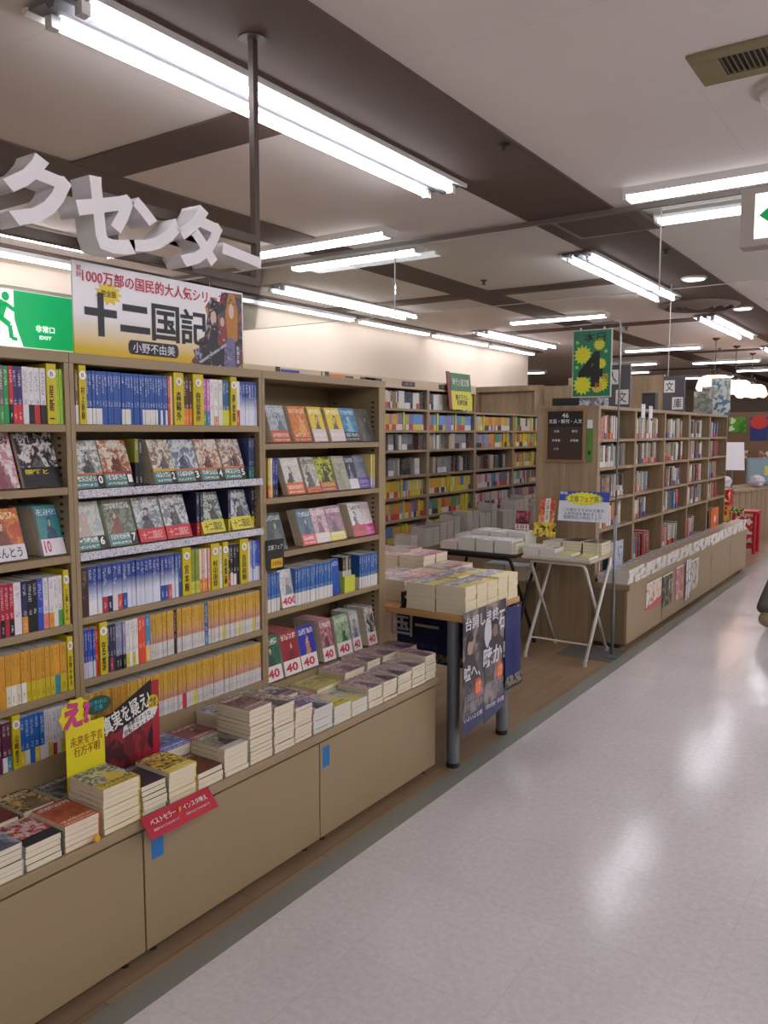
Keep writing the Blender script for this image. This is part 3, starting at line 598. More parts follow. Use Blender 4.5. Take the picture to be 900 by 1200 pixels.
row('fifth shelf under exit sign', zA[4], 820, [
    (-18, 8, 4, ORA, None, 'amber paperback'), (8, 32, 4, [ORAW, dict(ORAW, cl='#e4e0d8')], None, 'amber paperback with white label'), (32, 66, 6, ORAY, None, 'amber paperback with yellow label'), (66, 72, 1, st('#dd9a24', '#1f8aa0', .38, '#7a3c08'), None, 'amber paperback with teal label'), (72, 80, 1, ORAY, None, 'amber paperback with yellow label'),
    (80, 87, 1, None, '宮部みゆき', 'yellow author divider beside the post, fifth shelf under exit sign')], 'paperbacks on the fifth shelf under the exit sign', rev=True)
row('bottom shelf under exit sign', zBase, 895, [
    (-20, 15, 6, [st('#5a2440', None, 0), st('#5a2440', '#d8d4d6', .3), st('#5a2440', '#2a8aa0', .3)], None, 'maroon paperback'), (15, 25, 1, None, '山崎豊子', 'yellow author divider among blue spines, bottom shelf under exit sign'), (25, 54, 5, [st('#2164b8', '#d8c23a', .3), st('#2164b8', WH, .3), st('#2164b8', '#2164b8', 0)], None, 'blue paperback'), (54, 88, 7, [st('#d9d6dc', None, 0, '#667'), st('#d9d6dc', '#d8c23a', .3, '#667'), st('#d9d6dc', '#b02c3c', .25, '#667')], None, 'white paperback')],
    'paperbacks on the bottom shelf under the exit sign', h=.141, rev=True)
# ================================================================== BOOKS SHOWN COVER OUT ON THE LONG BOOKCASE
def stands(z, ypx, items, group, x=XF - .014):
    nxt = [at_x(q['px'], ypx, x)[1] for q in items][1:] + [99]
    for it, ny in zip(items, nxt):
        px = it.pop('px'); y = at_x(px, ypx, x)[1]; it['w'] = max(.062, min(it['w'], ny - y - .002)); stand(y, z, x=x, group=group, **it)
def bk(px, copies, d, desc, w=.105, h=.15, t=.015, **k): return dict(px=px, copies=copies, d=d, desc=desc, w=w, h=h, t=t, **k)
ART = lambda s: cov('#b8b4a8', '#7a6f66', '#43414a', '#e8e4da', seed=s)
TEAL = dict(lh=.27, cl='#4f8484', ct='#20282c')
def vol(n, a, b, c, s): return dict(cov(a, b, c, '#e6e2d8', '#4f8484', .27, 1, s))
OB = dict(band='#d8722a', bh=.045)
g = 'numbered volumes shown cover out under the banner'
y2 = 566
stands(zB[1] + .0005, y2, [
    bk(89.5, 1, vol(0, '#d6d6d2', '#8a8c8e', '#2f3138', .11), 'pale illustrated volume with teal foot numbered 0, at the banner-edge post', num=('0', .11, .12, .86, .2)),
    bk(126, 5, vol(1, '#d6cdbc', '#a8663a', '#5a2a22', .23), 'illustrated volume with red band numbered 1, second shelf under banner', num=('1', .07, .11, .9, .17), band='#b8323c', bh=.05),
    bk(184, 6, vol(2, '#dcd6cc', '#8a7458', '#3f3a4c', .37), 'illustrated volume with yellow band numbered 2, second shelf under banner', num=('2', .11, .12, .9, .17), band='#d8a838', bh=.06),
    bk(209.5, 1, vol(3, '#ced2d4', '#70809a', '#2f3a4c', .44), 'greyish illustrated volume numbered 3, second shelf under banner', num=('3', .11, .12, .9, .17)),
    bk(238.5, 3, vol(4, '#dcd2c6', '#b07a60', '#4a2c28', .58), 'illustrated volume numbered 4 with its band orange, second shelf under banner', num=('4', .11, .12, .9, .17)),
    bk(266, 3, vol(4, '#d8cec4', '#96705e', '#3c3034', .67), 'illustrated volume with orange line numbered 5, second shelf under banner', num=('5', .11, .12, .9, .17))], g)
for o in [o for o in COL.objects if o.name.startswith('display_book') and o.get('group') == g and o.get('lh', 0) > .2 and o.children and len(o.children) > 1]:
    if not any(c.name.startswith('paper_band') for c in o.children):
        b = MB(); b.box(-.008, 1.008, .27, .31, 1.0, 1.02).build('paper_band', plain('#d8722a', .35), o)
    for c in o.children:
        if c.name.startswith('paper_band') and not c.name.endswith('x') and c.data.vertices[0].co.y < .1: c.location = (0, .27, 0)
sp2 = [(157, '#23283a'), (161, '#1d2030')]
for i, (px, c) in enumerate(((292, '#2b3a6a'), (295, '#28406a'))):
    o = spine('paperback', XF - .02, at_x(px, y2, XF - .02)[1], zB[1] + .0005, .1, .014, .15, st(c, '#35706e', .3), 0); tag(o, f'navy paperback with teal foot, {nth(i + 1)} spine past volume 5, second shelf under banner', 'book', 'spines beside the numbered volumes')
for i, (px, c) in enumerate(((159, '#8a8a3a'), (163.5, '#2a2c3c'))):
    o = spine('paperback', XF - .03, at_x(px, y2, XF - .03)[1], zB[1] + .0005, .1, .014, .15, st(c, '#1a1c28', .5), 0); tag(o, f'dark paperback, {nth(i + 1)} spine past volume 1, second shelf under banner', 'book', 'spines beside the numbered volumes')
y3 = 629; RB = dict(band='#c8303a', bh=.3, bandtext='十二国記', tcol='#f0b0a8'); YB = dict(band='#d8cc2e', bh=.32, bandtext='十二国記', tcol='#3a2a1a')
stands(zB[2] + .0005, y3, [
    bk(91.5, 1, vol(6, '#c8ccc2', '#a8b4b0', '#c0a8a0', .71), 'pale illustrated volume numbered 6, third shelf under banner', num=('6', .11, .12, .86, .19)),
    bk(131, 3, vol(7, '#8f9080', '#5a6a60', '#8a4a3a', .83), 'muted illustrated volume numbered 7, third shelf under banner', num=('7', .1, .12, .88, .19)),
    bk(166, 3, cov('#ccd2d4', '#7e868c', '#1c1a24', '#e8e4da', seed=.31), 'grey volume with wide red band, first of two, third shelf under banner', **RB),
    bk(198, 1, cov('#d2d4d6', '#7a7e86', '#24222c', '#e8e4da', seed=.47), 'grey volume with wide red band, second of two, third shelf under banner', **RB),
    bk(240, 1, cov('#b4beb2', '#5c6a64', '#2a2832', '#e8e4da', seed=.53), 'grey-green volume with yellow band, first of two, third shelf under banner', **YB),
    bk(274, 1, cov('#c2c8cc', '#6c727c', '#2c2426', '#e8e4da', seed=.64), 'grey volume with yellow band, second of two, third shelf under banner', **YB)], g)
for i, (px, cl) in enumerate(((231, '#b83038'), (235.5, '#b83038'), (268, '#d0c43a'), (295.5, '#d0c43a'))):
    o = spine('paperback', XF - .03, at_x(px, y3, XF - .03)[1], zB[2] + .0005, .1, .0135, .15, st('#2a2c48', cl, .3), 0); tag(o, f'navy paperback with banded foot, {nth(i + 1)} spine among the banded volumes, third shelf under banner', 'book', 'spines beside the numbered volumes')
# ---- bay under the exit sign
g = 'books shown cover out under the exit sign'
stands(zA[1] + .0005, 573, [
    bk(-24, 2, cov('#e2dcdc', '#c88a94', '#7a3a44', '#38262a', seed=.21), 'white comic with pink figure shown cover out under exit sign', w=.118, h=.162),
    bk(30, 1, cov('#d8d4d2', '#2a2428', '#1a171c', '#2a2428', '#16141a', .36, 1, .86), 'black and white comic with yellow lettering under exit sign', w=.118, h=.162, num=('国野と', .6, .09, .4, .27, '#d8c428'))], g)
stands(zA[2] + .0005, 657, [
    bk(-9, 1, cov('#d88a2c', '#b84a2c', '#5a2c24', '#f0d8a0', seed=.33), 'sunset orange paperback with white band under exit sign', band='#dcd8dc', bh=.3, bandtext='ほんとう', tcol='#3a3440'),
    bk(53, 8, cov('#2f7fae', '#3f8f7a', '#1f3a5a', '#e0ecf0', seed=.92), 'sea-blue paperback with white band reading 10, under exit sign', band='#e2dce0', bh=.33, num=('10', .3, .24, .25, .18, '#c8486a'))], g)
# ---- end bay beside the table
g = 'books shown cover out in the end bay'; yc1 = 519
stands(zC[0] + .0005, yc1, [
    bk(321, 3, cov('#b4bcc0', '#8a98a0', '#5f6a74', '#d8dadc', '#c85a2c', .32, 1, .13), 'grey cover with orange foot, first on the end bay top shelf'),
    bk(347, 3, cov('#d8842e', '#c06a26', '#e0a050', '#f0d0a0', '#b85a32', .25, 1, .27), 'all-orange cover on the end bay top shelf'),
    bk(370, 3, cov('#dcc428', '#d8b81c', '#2a2420', '#f4ecc8', '#dccad0', .36, 1, .5), 'yellow cover with dark figure, first of two, end bay top shelf', w=.088),
    bk(390, 2, cov('#dcc428', '#d8b81c', '#2a2420', '#f4ecc8', '#dcccd2', .36, 1, .5), 'yellow cover with dark figure, second of two, end bay top shelf'),
    bk(405, 1, cov('#2f6f9e', '#4a92b8', '#8ab8c8', '#c0d8e0', '#3a2c30', .28, 1, .61), 'blue sea cover with dark foot, end bay top shelf', x=XF - .03) if False else bk(407, 1, cov('#2f6f9e', '#4a92b8', '#8ab8c8', '#c0d8e0', '#3a2c30', .28, 1, .61), 'blue sea cover with dark foot, end bay top shelf'),
    bk(427, 2, cov('#6a6a62', '#5a5a54', '#44443f', '#7a786e', seed=.77), 'dull grey-green cover last on the end bay top shelf')], g)
yc2 = 579
stands(zC[1] + .0005, yc2, [
    bk(339, 2, cov('#d8d4cc', '#c8c4bc', '#1f1d20', '#e8e4dc', '#d86a34', .32, 1, .15), 'white and black cover with orange foot, end bay second shelf'),
    bk(362, 3, cov('#cfccc4', '#9a9890', '#4a4a4c', '#3a3a3a', '#d86a30', .16, 1, .29), 'pale grey figure cover with orange foot, end bay second shelf'),
    bk(378, 1, cov('#2a2a22', '#b8c02c', '#1a1a18', '#d8d83a', '#a83c4c', .28, 1, .36), 'black and lime cover with crimson foot, end bay second shelf'),
    bk(398, 2, cov('#aaa894', '#98967f', '#8d8b76', '#c8c6b4', seed=.42), 'plain khaki cover, end bay second shelf'),
    bk(412.5, 1, cov('#1e2246', '#2a2c3c', '#8a8aa0', '#d8d8e8', '#d8d4d0', .3, 1, .59), 'navy cover with white foot, end bay second shelf'),
    bk(423, 1, cov('#7a7f8c', '#6a6a80', '#50566a', '#a0a0b0', '#5a2f96', .32, 0, .68), 'slate cover with purple foot, end bay second shelf', w=.085)], g)
for i, (px, d, wd) in enumerate(((314.5, st('#c8b02c', '#d87a34', .3), 'mustard'), (317, st('#d8d0b8', '#d8c070', .3), 'cream'), (320, st('#2a3f9e', '#23264a', .3), 'blue'), (323, st('#28348a', '#2a2448', .3), 'deep blue'), (434.6, st('#d8c878', '#c8c4d0', .32), 'pale yellow'), (437.6, st('#d8c060', '#c8c4d0', .32), 'lemon'))):
    o = spine('paperback', XF - .02, at_x(px, yc2, XF - .02)[1], zC[1] + .0005, .1, .0125, .15, d); tag(o, f'{wd} paperback spine upright on the end bay second shelf', 'book', 'loose spines on the end bay second shelf')
yc3 = 638
stands(zC[2] + .0005, yc3, [
    bk(317, 1, cov('#3a4644', '#2a3230', '#5a6a66', '#c8ccc8', seed=.12), 'dark green-black cover behind the black card, end bay third shelf'),
    bk(357, 3, cov('#3f5f78', '#5a7488', '#2c3c4c', '#d8e0e0', '#d8484c', .3, 1, .22), 'slate blue cover with red foot, end bay third shelf'),
    bk(373, 1, cov('#a8788a', '#d0b4b8', '#6a4a5a', '#e8e0e0', '#d8ccc0', .28, 1, .34), 'pinkish patterned cover, first of two, end bay third shelf'),
    bk(390, 2, cov('#a8788a', '#8a6a74', '#4f3c46', '#e8e0e0', '#d8cc3c', .24, 1, .45), 'pinkish patterned cover with yellow foot, end bay third shelf'),
    bk(417, 4, cov('#dcd8d4', '#c4c0bc', '#2a2628', '#2a2628', '#c0303c', .34, 1, .56), 'white cover with black brushwork and red foot, end bay third shelf', w=.095),
    bk(432, 4, cov('#dcd8d6', '#e0c8d0', '#c8c4c4', '#aaa', '#d82a94', .33, 0, .66), 'white cover with magenta foot, end bay third shelf', w=.095)], g)
row('fourth shelf of end bay', zC[3], 690, [(312.6, 328, 9, st('#3469ae', WH, .34), None, 'mid blue paperback with white label')], 'mid blue paperbacks in the end bay', h=.15, depth=.1, anchor='banner-end post')
row('fourth shelf of end bay', zC[3], 690, [(347, 390, 21, st('#3469ae', WH, .34), None, 'mid blue paperback')], 'mid blue paperbacks in the end bay', h=.15, depth=.1, anchor='the 40 cover')
row('fourth shelf of end bay', zC[3], 690, [(422, 444.5, 10, st('#2f5fa4', WH, .34), None, 'mid blue paperback')], 'mid blue paperbacks in the end bay', h=.15, depth=.1, anchor='the yellow box')
F40 = ('40', .72, .2, .45, .16, '#c8344c')
def w40(a, b, c, s): return cov(a, b, c, '#e6e0d0', '#e4e0de', .33, 1, s)
stand(at_x(331.5, 692, XF - .01)[1], zC[3] + .0005, .095, .15, .012, 1, w40('#d8d8d4', '#b8bcbc', '#6a7a80', .19), 'white cover with red 400 among blue spines, end bay fourth shelf', num=('400', .85, .2, .47, .16, '#c8344c'), x=XF - .01, lean=10, group=g)
stand(at_x(389.5, 692, XF - .02)[1], zC[3] + .0005, .06, .15, .012, 2, cov('#2450a8', '#2f5cb4', '#2450a8', '#c8d0e8', seed=.4, fig=0), 'plain blue cover beside the yellow box, end bay fourth shelf', x=XF - .02, lean=6, group=g)
t = empty('yellow_book_box', (XF - .005, at_x(405, 690, XF)[1], zC[3] + .0005), 0, 'lime yellow open card box on the end bay fourth shelf', 'box')
yb = MB(); L_, D_ = .075, .1; yb.box(-.002, 0, 0, L_, 0, .07); yb.box(-D_, -D_ + .002, 0, L_, 0, .07); yb.box(-D_ + .002, -.002, 0, .002, 0, .07); yb.box(-D_ + .002, -.002, L_ - .002, L_, 0, .07); yb.box(-D_ + .002, -.002, .002, L_ - .002, 0, .002)
yb.build('walls', plain('#c9d045', .5), t)
for i in range(3):
    o = spine('paperback', XF - .02, t.location.y + .006 + i * .021, zC[3] + .003, .07, .019, .15, st(['#3a2e24', '#8a8478', '#1f1a18'][i], '#c8c2b4', .6)); tag(o, f'{["brown", "grey", "black"][i]} paperback standing in the lime yellow card box', 'book', 'books in the yellow box')
zl = .545; gl_ = 'piles with 40 bands at the foot of the end bay'
for px, n, d, desc, w in ((312, 1, w40('#1f5a48', '#2a6a54', '#174838', .18), 'dark green cover with red 40 band, end bay bottom', .09), (335, 9, w40('#9e2430', '#8a1f2a', '#7a1c26', .24), 'dark red cover with red 40 band, end bay bottom', .1), (355.5, 1, w40('#2a36b0', '#2430a0', '#c88a3a', .35), 'royal blue cover with red 40 band, end bay bottom', .1),
                       (381, 10, w40('#c88a98', '#8a5a5a', '#5a4040', .46), 'rose cover with red 40 band, end bay bottom', .08), (398, 1, w40('#7aa07a', '#a4c09a', '#3a4a2c', .52), 'leafy green cover with red 40 band, end bay bottom', .1), (416, 7, w40('#c4c6c8', '#9aa0a4', '#5a5e64', .63), 'pale grey cover with red 40 band, end bay bottom', .06), (433, 8, w40('#d8d6d4', '#3a3a3e', '#2a2a2e', .74), 'white and black cover with red 40 band, end bay bottom', .075)):
    xx = XF - .004; y = at_x(px, 770, xx)[1]
    stand(y, .532 + .0035 + .0, w, .175, .0135, n, d, desc, num=F40, x=xx, lean=12, group=gl_)
# black card with a yellow strip hanging over the shelf edge
t = empty('shelf_card', (XF + .004, at_x(311, 655, XF)[1], zC[2]), 0, 'black shelf card with yellow strip at the banner-end post', 'shop card')
MB().box(0, .0015, 0, .1, -.06, .055).build('card', plain('#17191b', .35), t); MB().box(.0016, .0024, .025, .09, -.055, -.02).build('strip', YEL, t)
text('文庫フェア', (.0018, .05, .025), FACE_X, .085, .02, plain('#d8dcd8', .4), t, depth=.0005); text('人気作品', (.0028, .057, -.037), FACE_X, .05, .018, RED, t, depth=.0005)
# ================================================================== PILES ON THE COUNTER
def pile(name, X, y0, y1, z0, ztop, d, words, where, length=.15, n=None, t0=.0155, group=None, parts=True, white=False, cat_group=None, jit=.003, gap=.003):
    n = n or max(1, round((ztop - z0) / t0)); t = (ztop - z0) / n
    for k in range(n):
        M = LIES.to_4x4(); r = R.uniform(-.8, .8)
        M = Matrix.Rotation(rad(r), 4, 'Z') @ M
        M.translation = (X + R.uniform(-jit, jit), y0 + gap / 2 + R.uniform(-.0008, .0008), z0 + k * t + .0004)
        top = k == n - 1
        lab = f'{words}, top of {where}' if top else f'cream-edged book {nth(n - k)} from top in {where}'
        flat(name, M, y1 - y0 - gap - .002, length, t - .0003, d, parts, ' '.join(lab.split()[:16]), group or 'book piles along the counter', white)
Xc = -1.792
FR = [(-14, 30.5, 986, cov('#a8aab4', '#6a7486', '#4a5262', '#e8e8e8', seed=.1), 'grey-blue cover'), (31, 76.5, 973, cov('#c8c0b8', '#b82a24', '#d8a020', '#2a2020', '#1a1818', .3, 0, .82), 'red cover with big yellow figures'),
      (77, 120, 950.5, cov('#b8502a', '#8a3c20', '#c88a3a', '#e8e4de', '#c06030', .2, 0, .3), 'black and orange cover'), (121.5, 166.5, 907, cov('#c8c4a8', '#4a5460', '#d8c030', '#3a3a30', '#c8b02c', .25, 1, .4), 'colourful yellow magazine cover'),
      (168, 198.5, 910, cov('#22222c', '#2c2a38', '#4a4450', '#c8c4c0', seed=.5, fig=0), 'dark navy cover'), (199, 232.5, 891.5, cov('#4a1a1c', '#d8c040', '#a83030', '#e8e0a0', '#d8c040', .22, 0, .55), 'maroon and yellow striped cover'),
      (233, 264, 894, cov('#5a2a22', '#6a342a', '#4a2420', '#caa', seed=.6, fig=0), 'rust brown cover'), (264.5, 293, 867, cov('#8a8a7c', '#6a6c60', '#2c2c2c', '#d8d4cc', '#c8c4bc', .2, 1, .65), 'grey photograph cover'),
      (293.5, 321.5, 822, cov('#4a3038', '#8a6a70', '#e4dcdc', '#e8e0e0', '#7a5a60', .3, 0, .7), 'dusky plum cover'), (322, 346.5, 820, cov('#c8c0b4', '#8a8278', '#4a4644', '#4a4644', seed=.75), 'pale patterned cover'),
      (347, 368, 822, cov('#a83a6a', '#d8c8c8', '#4a5a7a', '#e8e0e0', seed=.8), 'magenta splashed cover'), (368.5, 391.5, 822, cov('#c8ccd0', '#8a94a0', '#2a2c30', '#2a2c30', seed=.85), 'pale blue-grey cover'),
      (392, 412.5, 820, cov('#c8c0d0', '#d8c838', '#6a6a90', '#4a4a6a', '#d8c838', .4, 0, .88), 'lilac and yellow cover'), (413, 432, 815, cov('#c0c8c8', '#8a9a9a', '#d8c838', '#4a5050', seed=.9), 'pale teal cover'),
      (432.5, 449.5, 801, cov('#d0bcc0', '#a88a90', '#5a4a50', '#6a3040', seed=.93), 'pinkish cover'), (450, 466.5, 793, cov('#c8b4b8', '#8a7078', '#3a3438', '#a03050', seed=.95), 'rose and grey cover'),
      (467, 483, 785, cov('#c0b4b8', '#907880', '#4a4046', '#a83a5a', seed=.97), 'mauve cover'), (483.5, 499, 776, cov('#c8bcc0', '#9a7a84', '#4a4450', '#a83a5a', seed=.99), 'pale mauve cover'), (499.5, 513.5, 764, cov('#ccc0c2', '#a07a84', '#5a4a50', '#b0304a', seed=.02), 'pale rose cover')]
for i, (a, b_, yt, d, w) in enumerate(FR):
    ya = at_x(a, yt + 40, Xc)[1]; yb_ = min(at_x(b_, yt + 40, Xc)[1], 3.035); zt = at_x(b_, yt, Xc)[2]
    pile('counter_book', Xc - .003, ya, yb_, CT + .0005, zt, d, w, f'the {nth(len(FR) - i)} front pile from the wooden table', white=i in (11, 12, 13), t0=.0145 if i < 14 else .0135)
Xr = -1.953
RR = [(-30, 27, 955, cov('#7a2a24', '#5a201c', '#a85a3a', '#e8d8c8', seed=.15, fig=0), 'dark red cover'), (28, 67, 937, cov('#2a2420', '#c8a868', '#6a5438', '#e8e0d0', seed=.25), 'black and gold portrait cover'), (73, 114, 921, cov('#3a3a3e', '#8a8a8c', '#c8c4c4', '#dcdcdc', seed=.35, fig=0), 'charcoal lettered cover'),
      (150, 188, 886, cov('#c8c4bc', '#5a7a4a', '#4a4a4a', '#333', seed=.37), 'pale cover behind the red card'), (190, 227, 868, cov('#3a5a9a', '#8a94a8', '#1c2030', '#e8e8f0', '#4a6ac8', .4, 1, .45), 'blue magazine cover'), (230, 262, 856, cov('#6a6c70', '#a83a3a', '#2c2c30', '#dcd8d4', '#b0343a', .3, 1, .52), 'grey and red cover'),
      (264, 288, 833, cov('#b8bcc8', '#8a92a8', '#4a5068', '#4a4a60', seed=.57), 'lavender grey cover'), (290, 324, 815, cov('#8a8a78', '#5a5c48', '#c8c4b4', '#e0dccc', seed=.6), 'mossy photograph cover'), (326, 352, 810, cov('#c8bcb8', '#2a2428', '#5a4a50', '#d8d4d4', '#2a2228', .45, 0, .66), 'cream and black cover'),
      (354, 371, 812, cov('#c8b8a0', '#b86a6a', '#6a5a4a', '#5a4030', seed=.7), 'sandy cover'), (373, 403, 797, cov('#b8b070', '#8a8a3a', '#4a4a28', '#d8d4a0', '#b0a838', .4, 0, .74), 'olive yellow cover'), (405, 429, 780, cov('#8a6a74', '#c8b0b4', '#4a3a40', '#e8d8d8', seed=.77), 'plum patterned cover'),
      (431, 447, 770, cov('#b8a4a8', '#7a686e', '#3a3438', '#a03a50', seed=.83), 'grey rose cover'), (449, 470, 761, cov('#a88a90', '#c0a8ac', '#5a4a50', '#a03a50', seed=.87), 'dull rose cover'), (472, 487, 757, cov('#b8a8ac', '#8a787e', '#4a4046', '#a03a50', seed=.91), 'soft mauve cover'), (488.5, 500, 751, cov('#c0b0b4', '#8a787e', '#4a4046', '#a03a50', seed=.94), 'pale heather cover')]
for i, (a, b_, yt, d, w) in enumerate(RR):
    ya = at_x(a, yt + 20, Xr)[1]; yb_ = min(at_x(b_, yt + 20, Xr)[1], 3.03); zt = max(at_x(b_, yt, Xr)[2], CT + .016)
    pile('counter_book', Xr - .003, ya, yb_, CT + .0005, zt, d, w, f'the {nth(len(RR) - i)} rear pile from the wooden table', length=.14)
# ------------------------------------------------------------------ show cards on the counter
def arcpoly(cx, cz, rx, rz, n=26, spike=0): return [(cx + rx * (1 - spike * (k % 2)) * math.cos(2 * math.pi * k / n), cz + rz * (1 - spike * (k % 2)) * math.sin(2 * math.pi * k / n)) for k in range(n)]
yl = at_x(83, 905, -1.95)[1]; yr_ = at_x(120, 905, -1.95)[1]
t = empty('yellow_show_card', (-1.95, yl - .012, CT + .005), 0, 'yellow show card with red scribbled lettering behind the tall magazine pile', 'show card')
MB().box(-.0015, 0, 0, .125, .0, .255).build('card', plain('#dcd020', .4), t)
MB().prism(arcpoly(.035, .285, .055, .05, 20, .12), -.0016, .0008, 'x').build('bubble', plain('#dcd020', .4), t); text('え?', (.003, .035, .288), FACE_X, .085, .075, plain('#c23a7a', .4), t, depth=.0012, bold=.05)
MB().prism(arcpoly(.105, .295, .045, .026), .0005, .0016, 'x').build('green_bubble', plain('#1f4a34', .4), t); text('世界中の\n文庫', (.0022, .105, .295), FACE_X, .06, .03, plain('#3fa8c8', .4), t, depth=.0005)
text('未来を予言\n行方不明', (.0008, .066, .195), FACE_X, .105, .06, plain('#b06a1c', .4), t, depth=.0006, bold=.01)
yl2 = at_x(120, 880, -1.965)[1]; yr2 = at_x(187, 860, -1.965)[1]
t = empty('red_show_card', (-1.965, yl2, CT + .005), 0, 'dark red and black show card with white brush lettering and red edge', 'show card')
w_ = yr2 - yl2; MB().box(-.0015, 0, 0, w_, 0, .25).build('card', m_glyph('#6a1626', ['#3a0d16', '#8a2030', '#24080e'], 26, .48), t)
MB().prism([(0, .195), (w_ * .86, .205), (w_ * .86, .315), (0, .235)], -.001, .0012, 'x').build('black_head', plain('#17130f', .35), t); MB().box(-.001, .001, w_ * .87, w_, 0, .31).build('red_edge', plain('#a81c34', .35), t)
o = text('真実を疑え!', (.002, w_ * .42, .238), FACE_X, w_ * .84, .056, WHITE, t, depth=.0008, bold=.015); o.rotation_euler = (rad(90), -rad(16), rad(90))
MB().prism([(.07, .165), (w_ * .9, .196), (w_ * .97, .226), (w_ * .8, .228), (.075, .198)], .0013, .0026, 'x').build('white_bubble', WHITE, t)
o = text('悪夢のような\n逆転ドキュメント', (.0032, w_ * .63, .198), FACE_X, .12, .034, BLACK, t, depth=.0005); o.rotation_euler = (rad(90), -rad(11), rad(90))
MB().prism(arcpoly(w_ * .88, .245, .022, .022), .0012, .002, 'x').build('yellow_disc', YEL, t); text('感涙\n必至', (.0024, w_ * .88, .245), FACE_X, .026, .026, BLACK, t, depth=.0004)
# red shelf strip clipped to the counter edge
ya = at_x(164, 957, -1.78)[1]; yb_ = at_x(243, 920, -1.78)[1]
t = empty('mounted_price_strip', (-1.778, ya, .428), 0, 'sloping red card strip with white lettering clipped to the counter edge', 'shop card')
w_ = yb_ - ya; sp_ = MB(); sp_.add([(-.0, 0, .012), (-.0, w_, .012), (.045, w_ + .0, -.038), (.045, 0, -.038), (-.002, 0, .0105), (-.002, w_, .0105), (.043, w_, -.0395), (.043, 0, -.0395)], [(0, 3, 2, 1), (4, 5, 6, 7), (0, 4, 7, 3), (1, 2, 6, 5), (3, 7, 6, 2), (0, 1, 5, 4)]); sp_.build('strip', plain('#b01830', .25), t)
rt = Matrix(((0, -.67, .743), (1, 0, 0), (0, .743, .67))).to_euler()
for fy, s_, ww in ((.25, 'ベストセラー', .36), (.72, 'インスタ映え', .36)):
    text(s_, (.0196, w_ * fy, -.004), rt, w_ * ww, .016, WHITE, t, depth=.0006); text('期間中おすすめの本です', (.0335, w_ * fy, -.0205), rt, w_ * ww, .007, plain('#e0c0c0', .4), t, depth=.0006)
MB().box(.0205, .0225, w_ * .47, w_ * .5, -.01, .004).build('gold_mark', plain('#c88a3a', .3), t)
t = empty('mounted_stud', (-1.785, at_x(112, 982, -1.785)[1], at_x(112, 982, -1.785)[2]), 0, 'small yellow round stud on the countertop edge', 'stud')
pp = MB().lathe([(.004, 0), (.0095, .001), (.0095, .007), (.006, .011)], 14); pp.build('stud_head', plain('#e0a020', .4), t, rot=(0, rad(90), 0))
# ================================================================== BANNER, EXIT SIGN, LETTER SIGN
t = empty('banner_board', (-2.13, 1.505, TOPZ), 0, 'white and yellow lettered banner board standing on the bookcase top', 'banner')
BW, BH = .705, .272
def m_banner():
    m, nt, b = newmat('banner_print'); tc = N(nt, 'ShaderNodeTexCoord'); sx = N(nt, 'ShaderNodeSeparateXYZ'); nt.links.new(tc.outputs['Object'], sx.inputs[0])
    mr = N(nt, 'ShaderNodeMapRange'); mr.inputs[1].default_value = .02; mr.inputs[2].default_value = .125; nt.links.new(sx.outputs[2], mr.inputs[0])
    no = N(nt, 'ShaderNodeTexNoise'); no.inputs['Scale'].default_value = 6; nt.links.new(tc.outputs['Object'], no.inputs['Vector'])
    f = mth(nt, 'ADD', mr.outputs[0], mth(nt, 'MULTIPLY', mth(nt, 'SUBTRACT', no.outputs[0], .5), .05))
    nt.links.new(mixc(nt, f, C4('#dcb81c'), C4('#f2f0f4')), b.inputs['Base Color']); b.inputs['Roughness'].default_value = .3; return m
MB().box(-.006, 0, 0, BW, 0, BH).build('board', m_banner(), t)
text('累\n計', (.001, .022, .243), FACE_X, .018, .034, plain('#c0203a', .4), t, depth=.0004, bold=.004)
text('1000万部の国民的大人気シリーズ', (.0022, .325, .234), FACE_X, .585, .042, plain('#c0203a', .4), t, depth=.0004, bold=.012)
MB().prism(arcpoly(.125, .19, .052, .036, 22, .35), .0002, .001, 'x').build('burst', plain('#e8cc28', .4), t); text('完全版', (.0016, .125, .19), FACE_X, .055, .02, BLACK, t, depth=.0003, bold=.004)
for k, (ch, cx, ww, hh) in enumerate((('十', .095, .115, .13), ('二', .222, .115, .085), ('国', .345, .115, .118), ('記', .468, .12, .118))): text(ch, (.0014, cx, .125), FACE_X, ww, hh, plain('#12121a', .4), t, depth=.0005, bold=.055 if ch in '十二' else .02)
rp_ = [(.2 + .1 * 0, .02)]; rr = MB(); cxs = [(.205 + .012 * math.cos(a), .038 + .022 * math.sin(a)) for a in [math.pi / 2 + math.pi * k / 8 for k in range(9)]] + [(.385 + .012 * math.cos(a), .038 + .022 * math.sin(a)) for a in [-math.pi / 2 + math.pi * k / 8 for k in range(9)]]
rr.prism(cxs, .0002, .0014, 'x').build('name_plate', plain('#14161f', .4), t); text('小野不由美', (.002, .295, .038), FACE_X, .17, .032, plain('#e4e2e8', .4), t, depth=.0004, bold=.004)
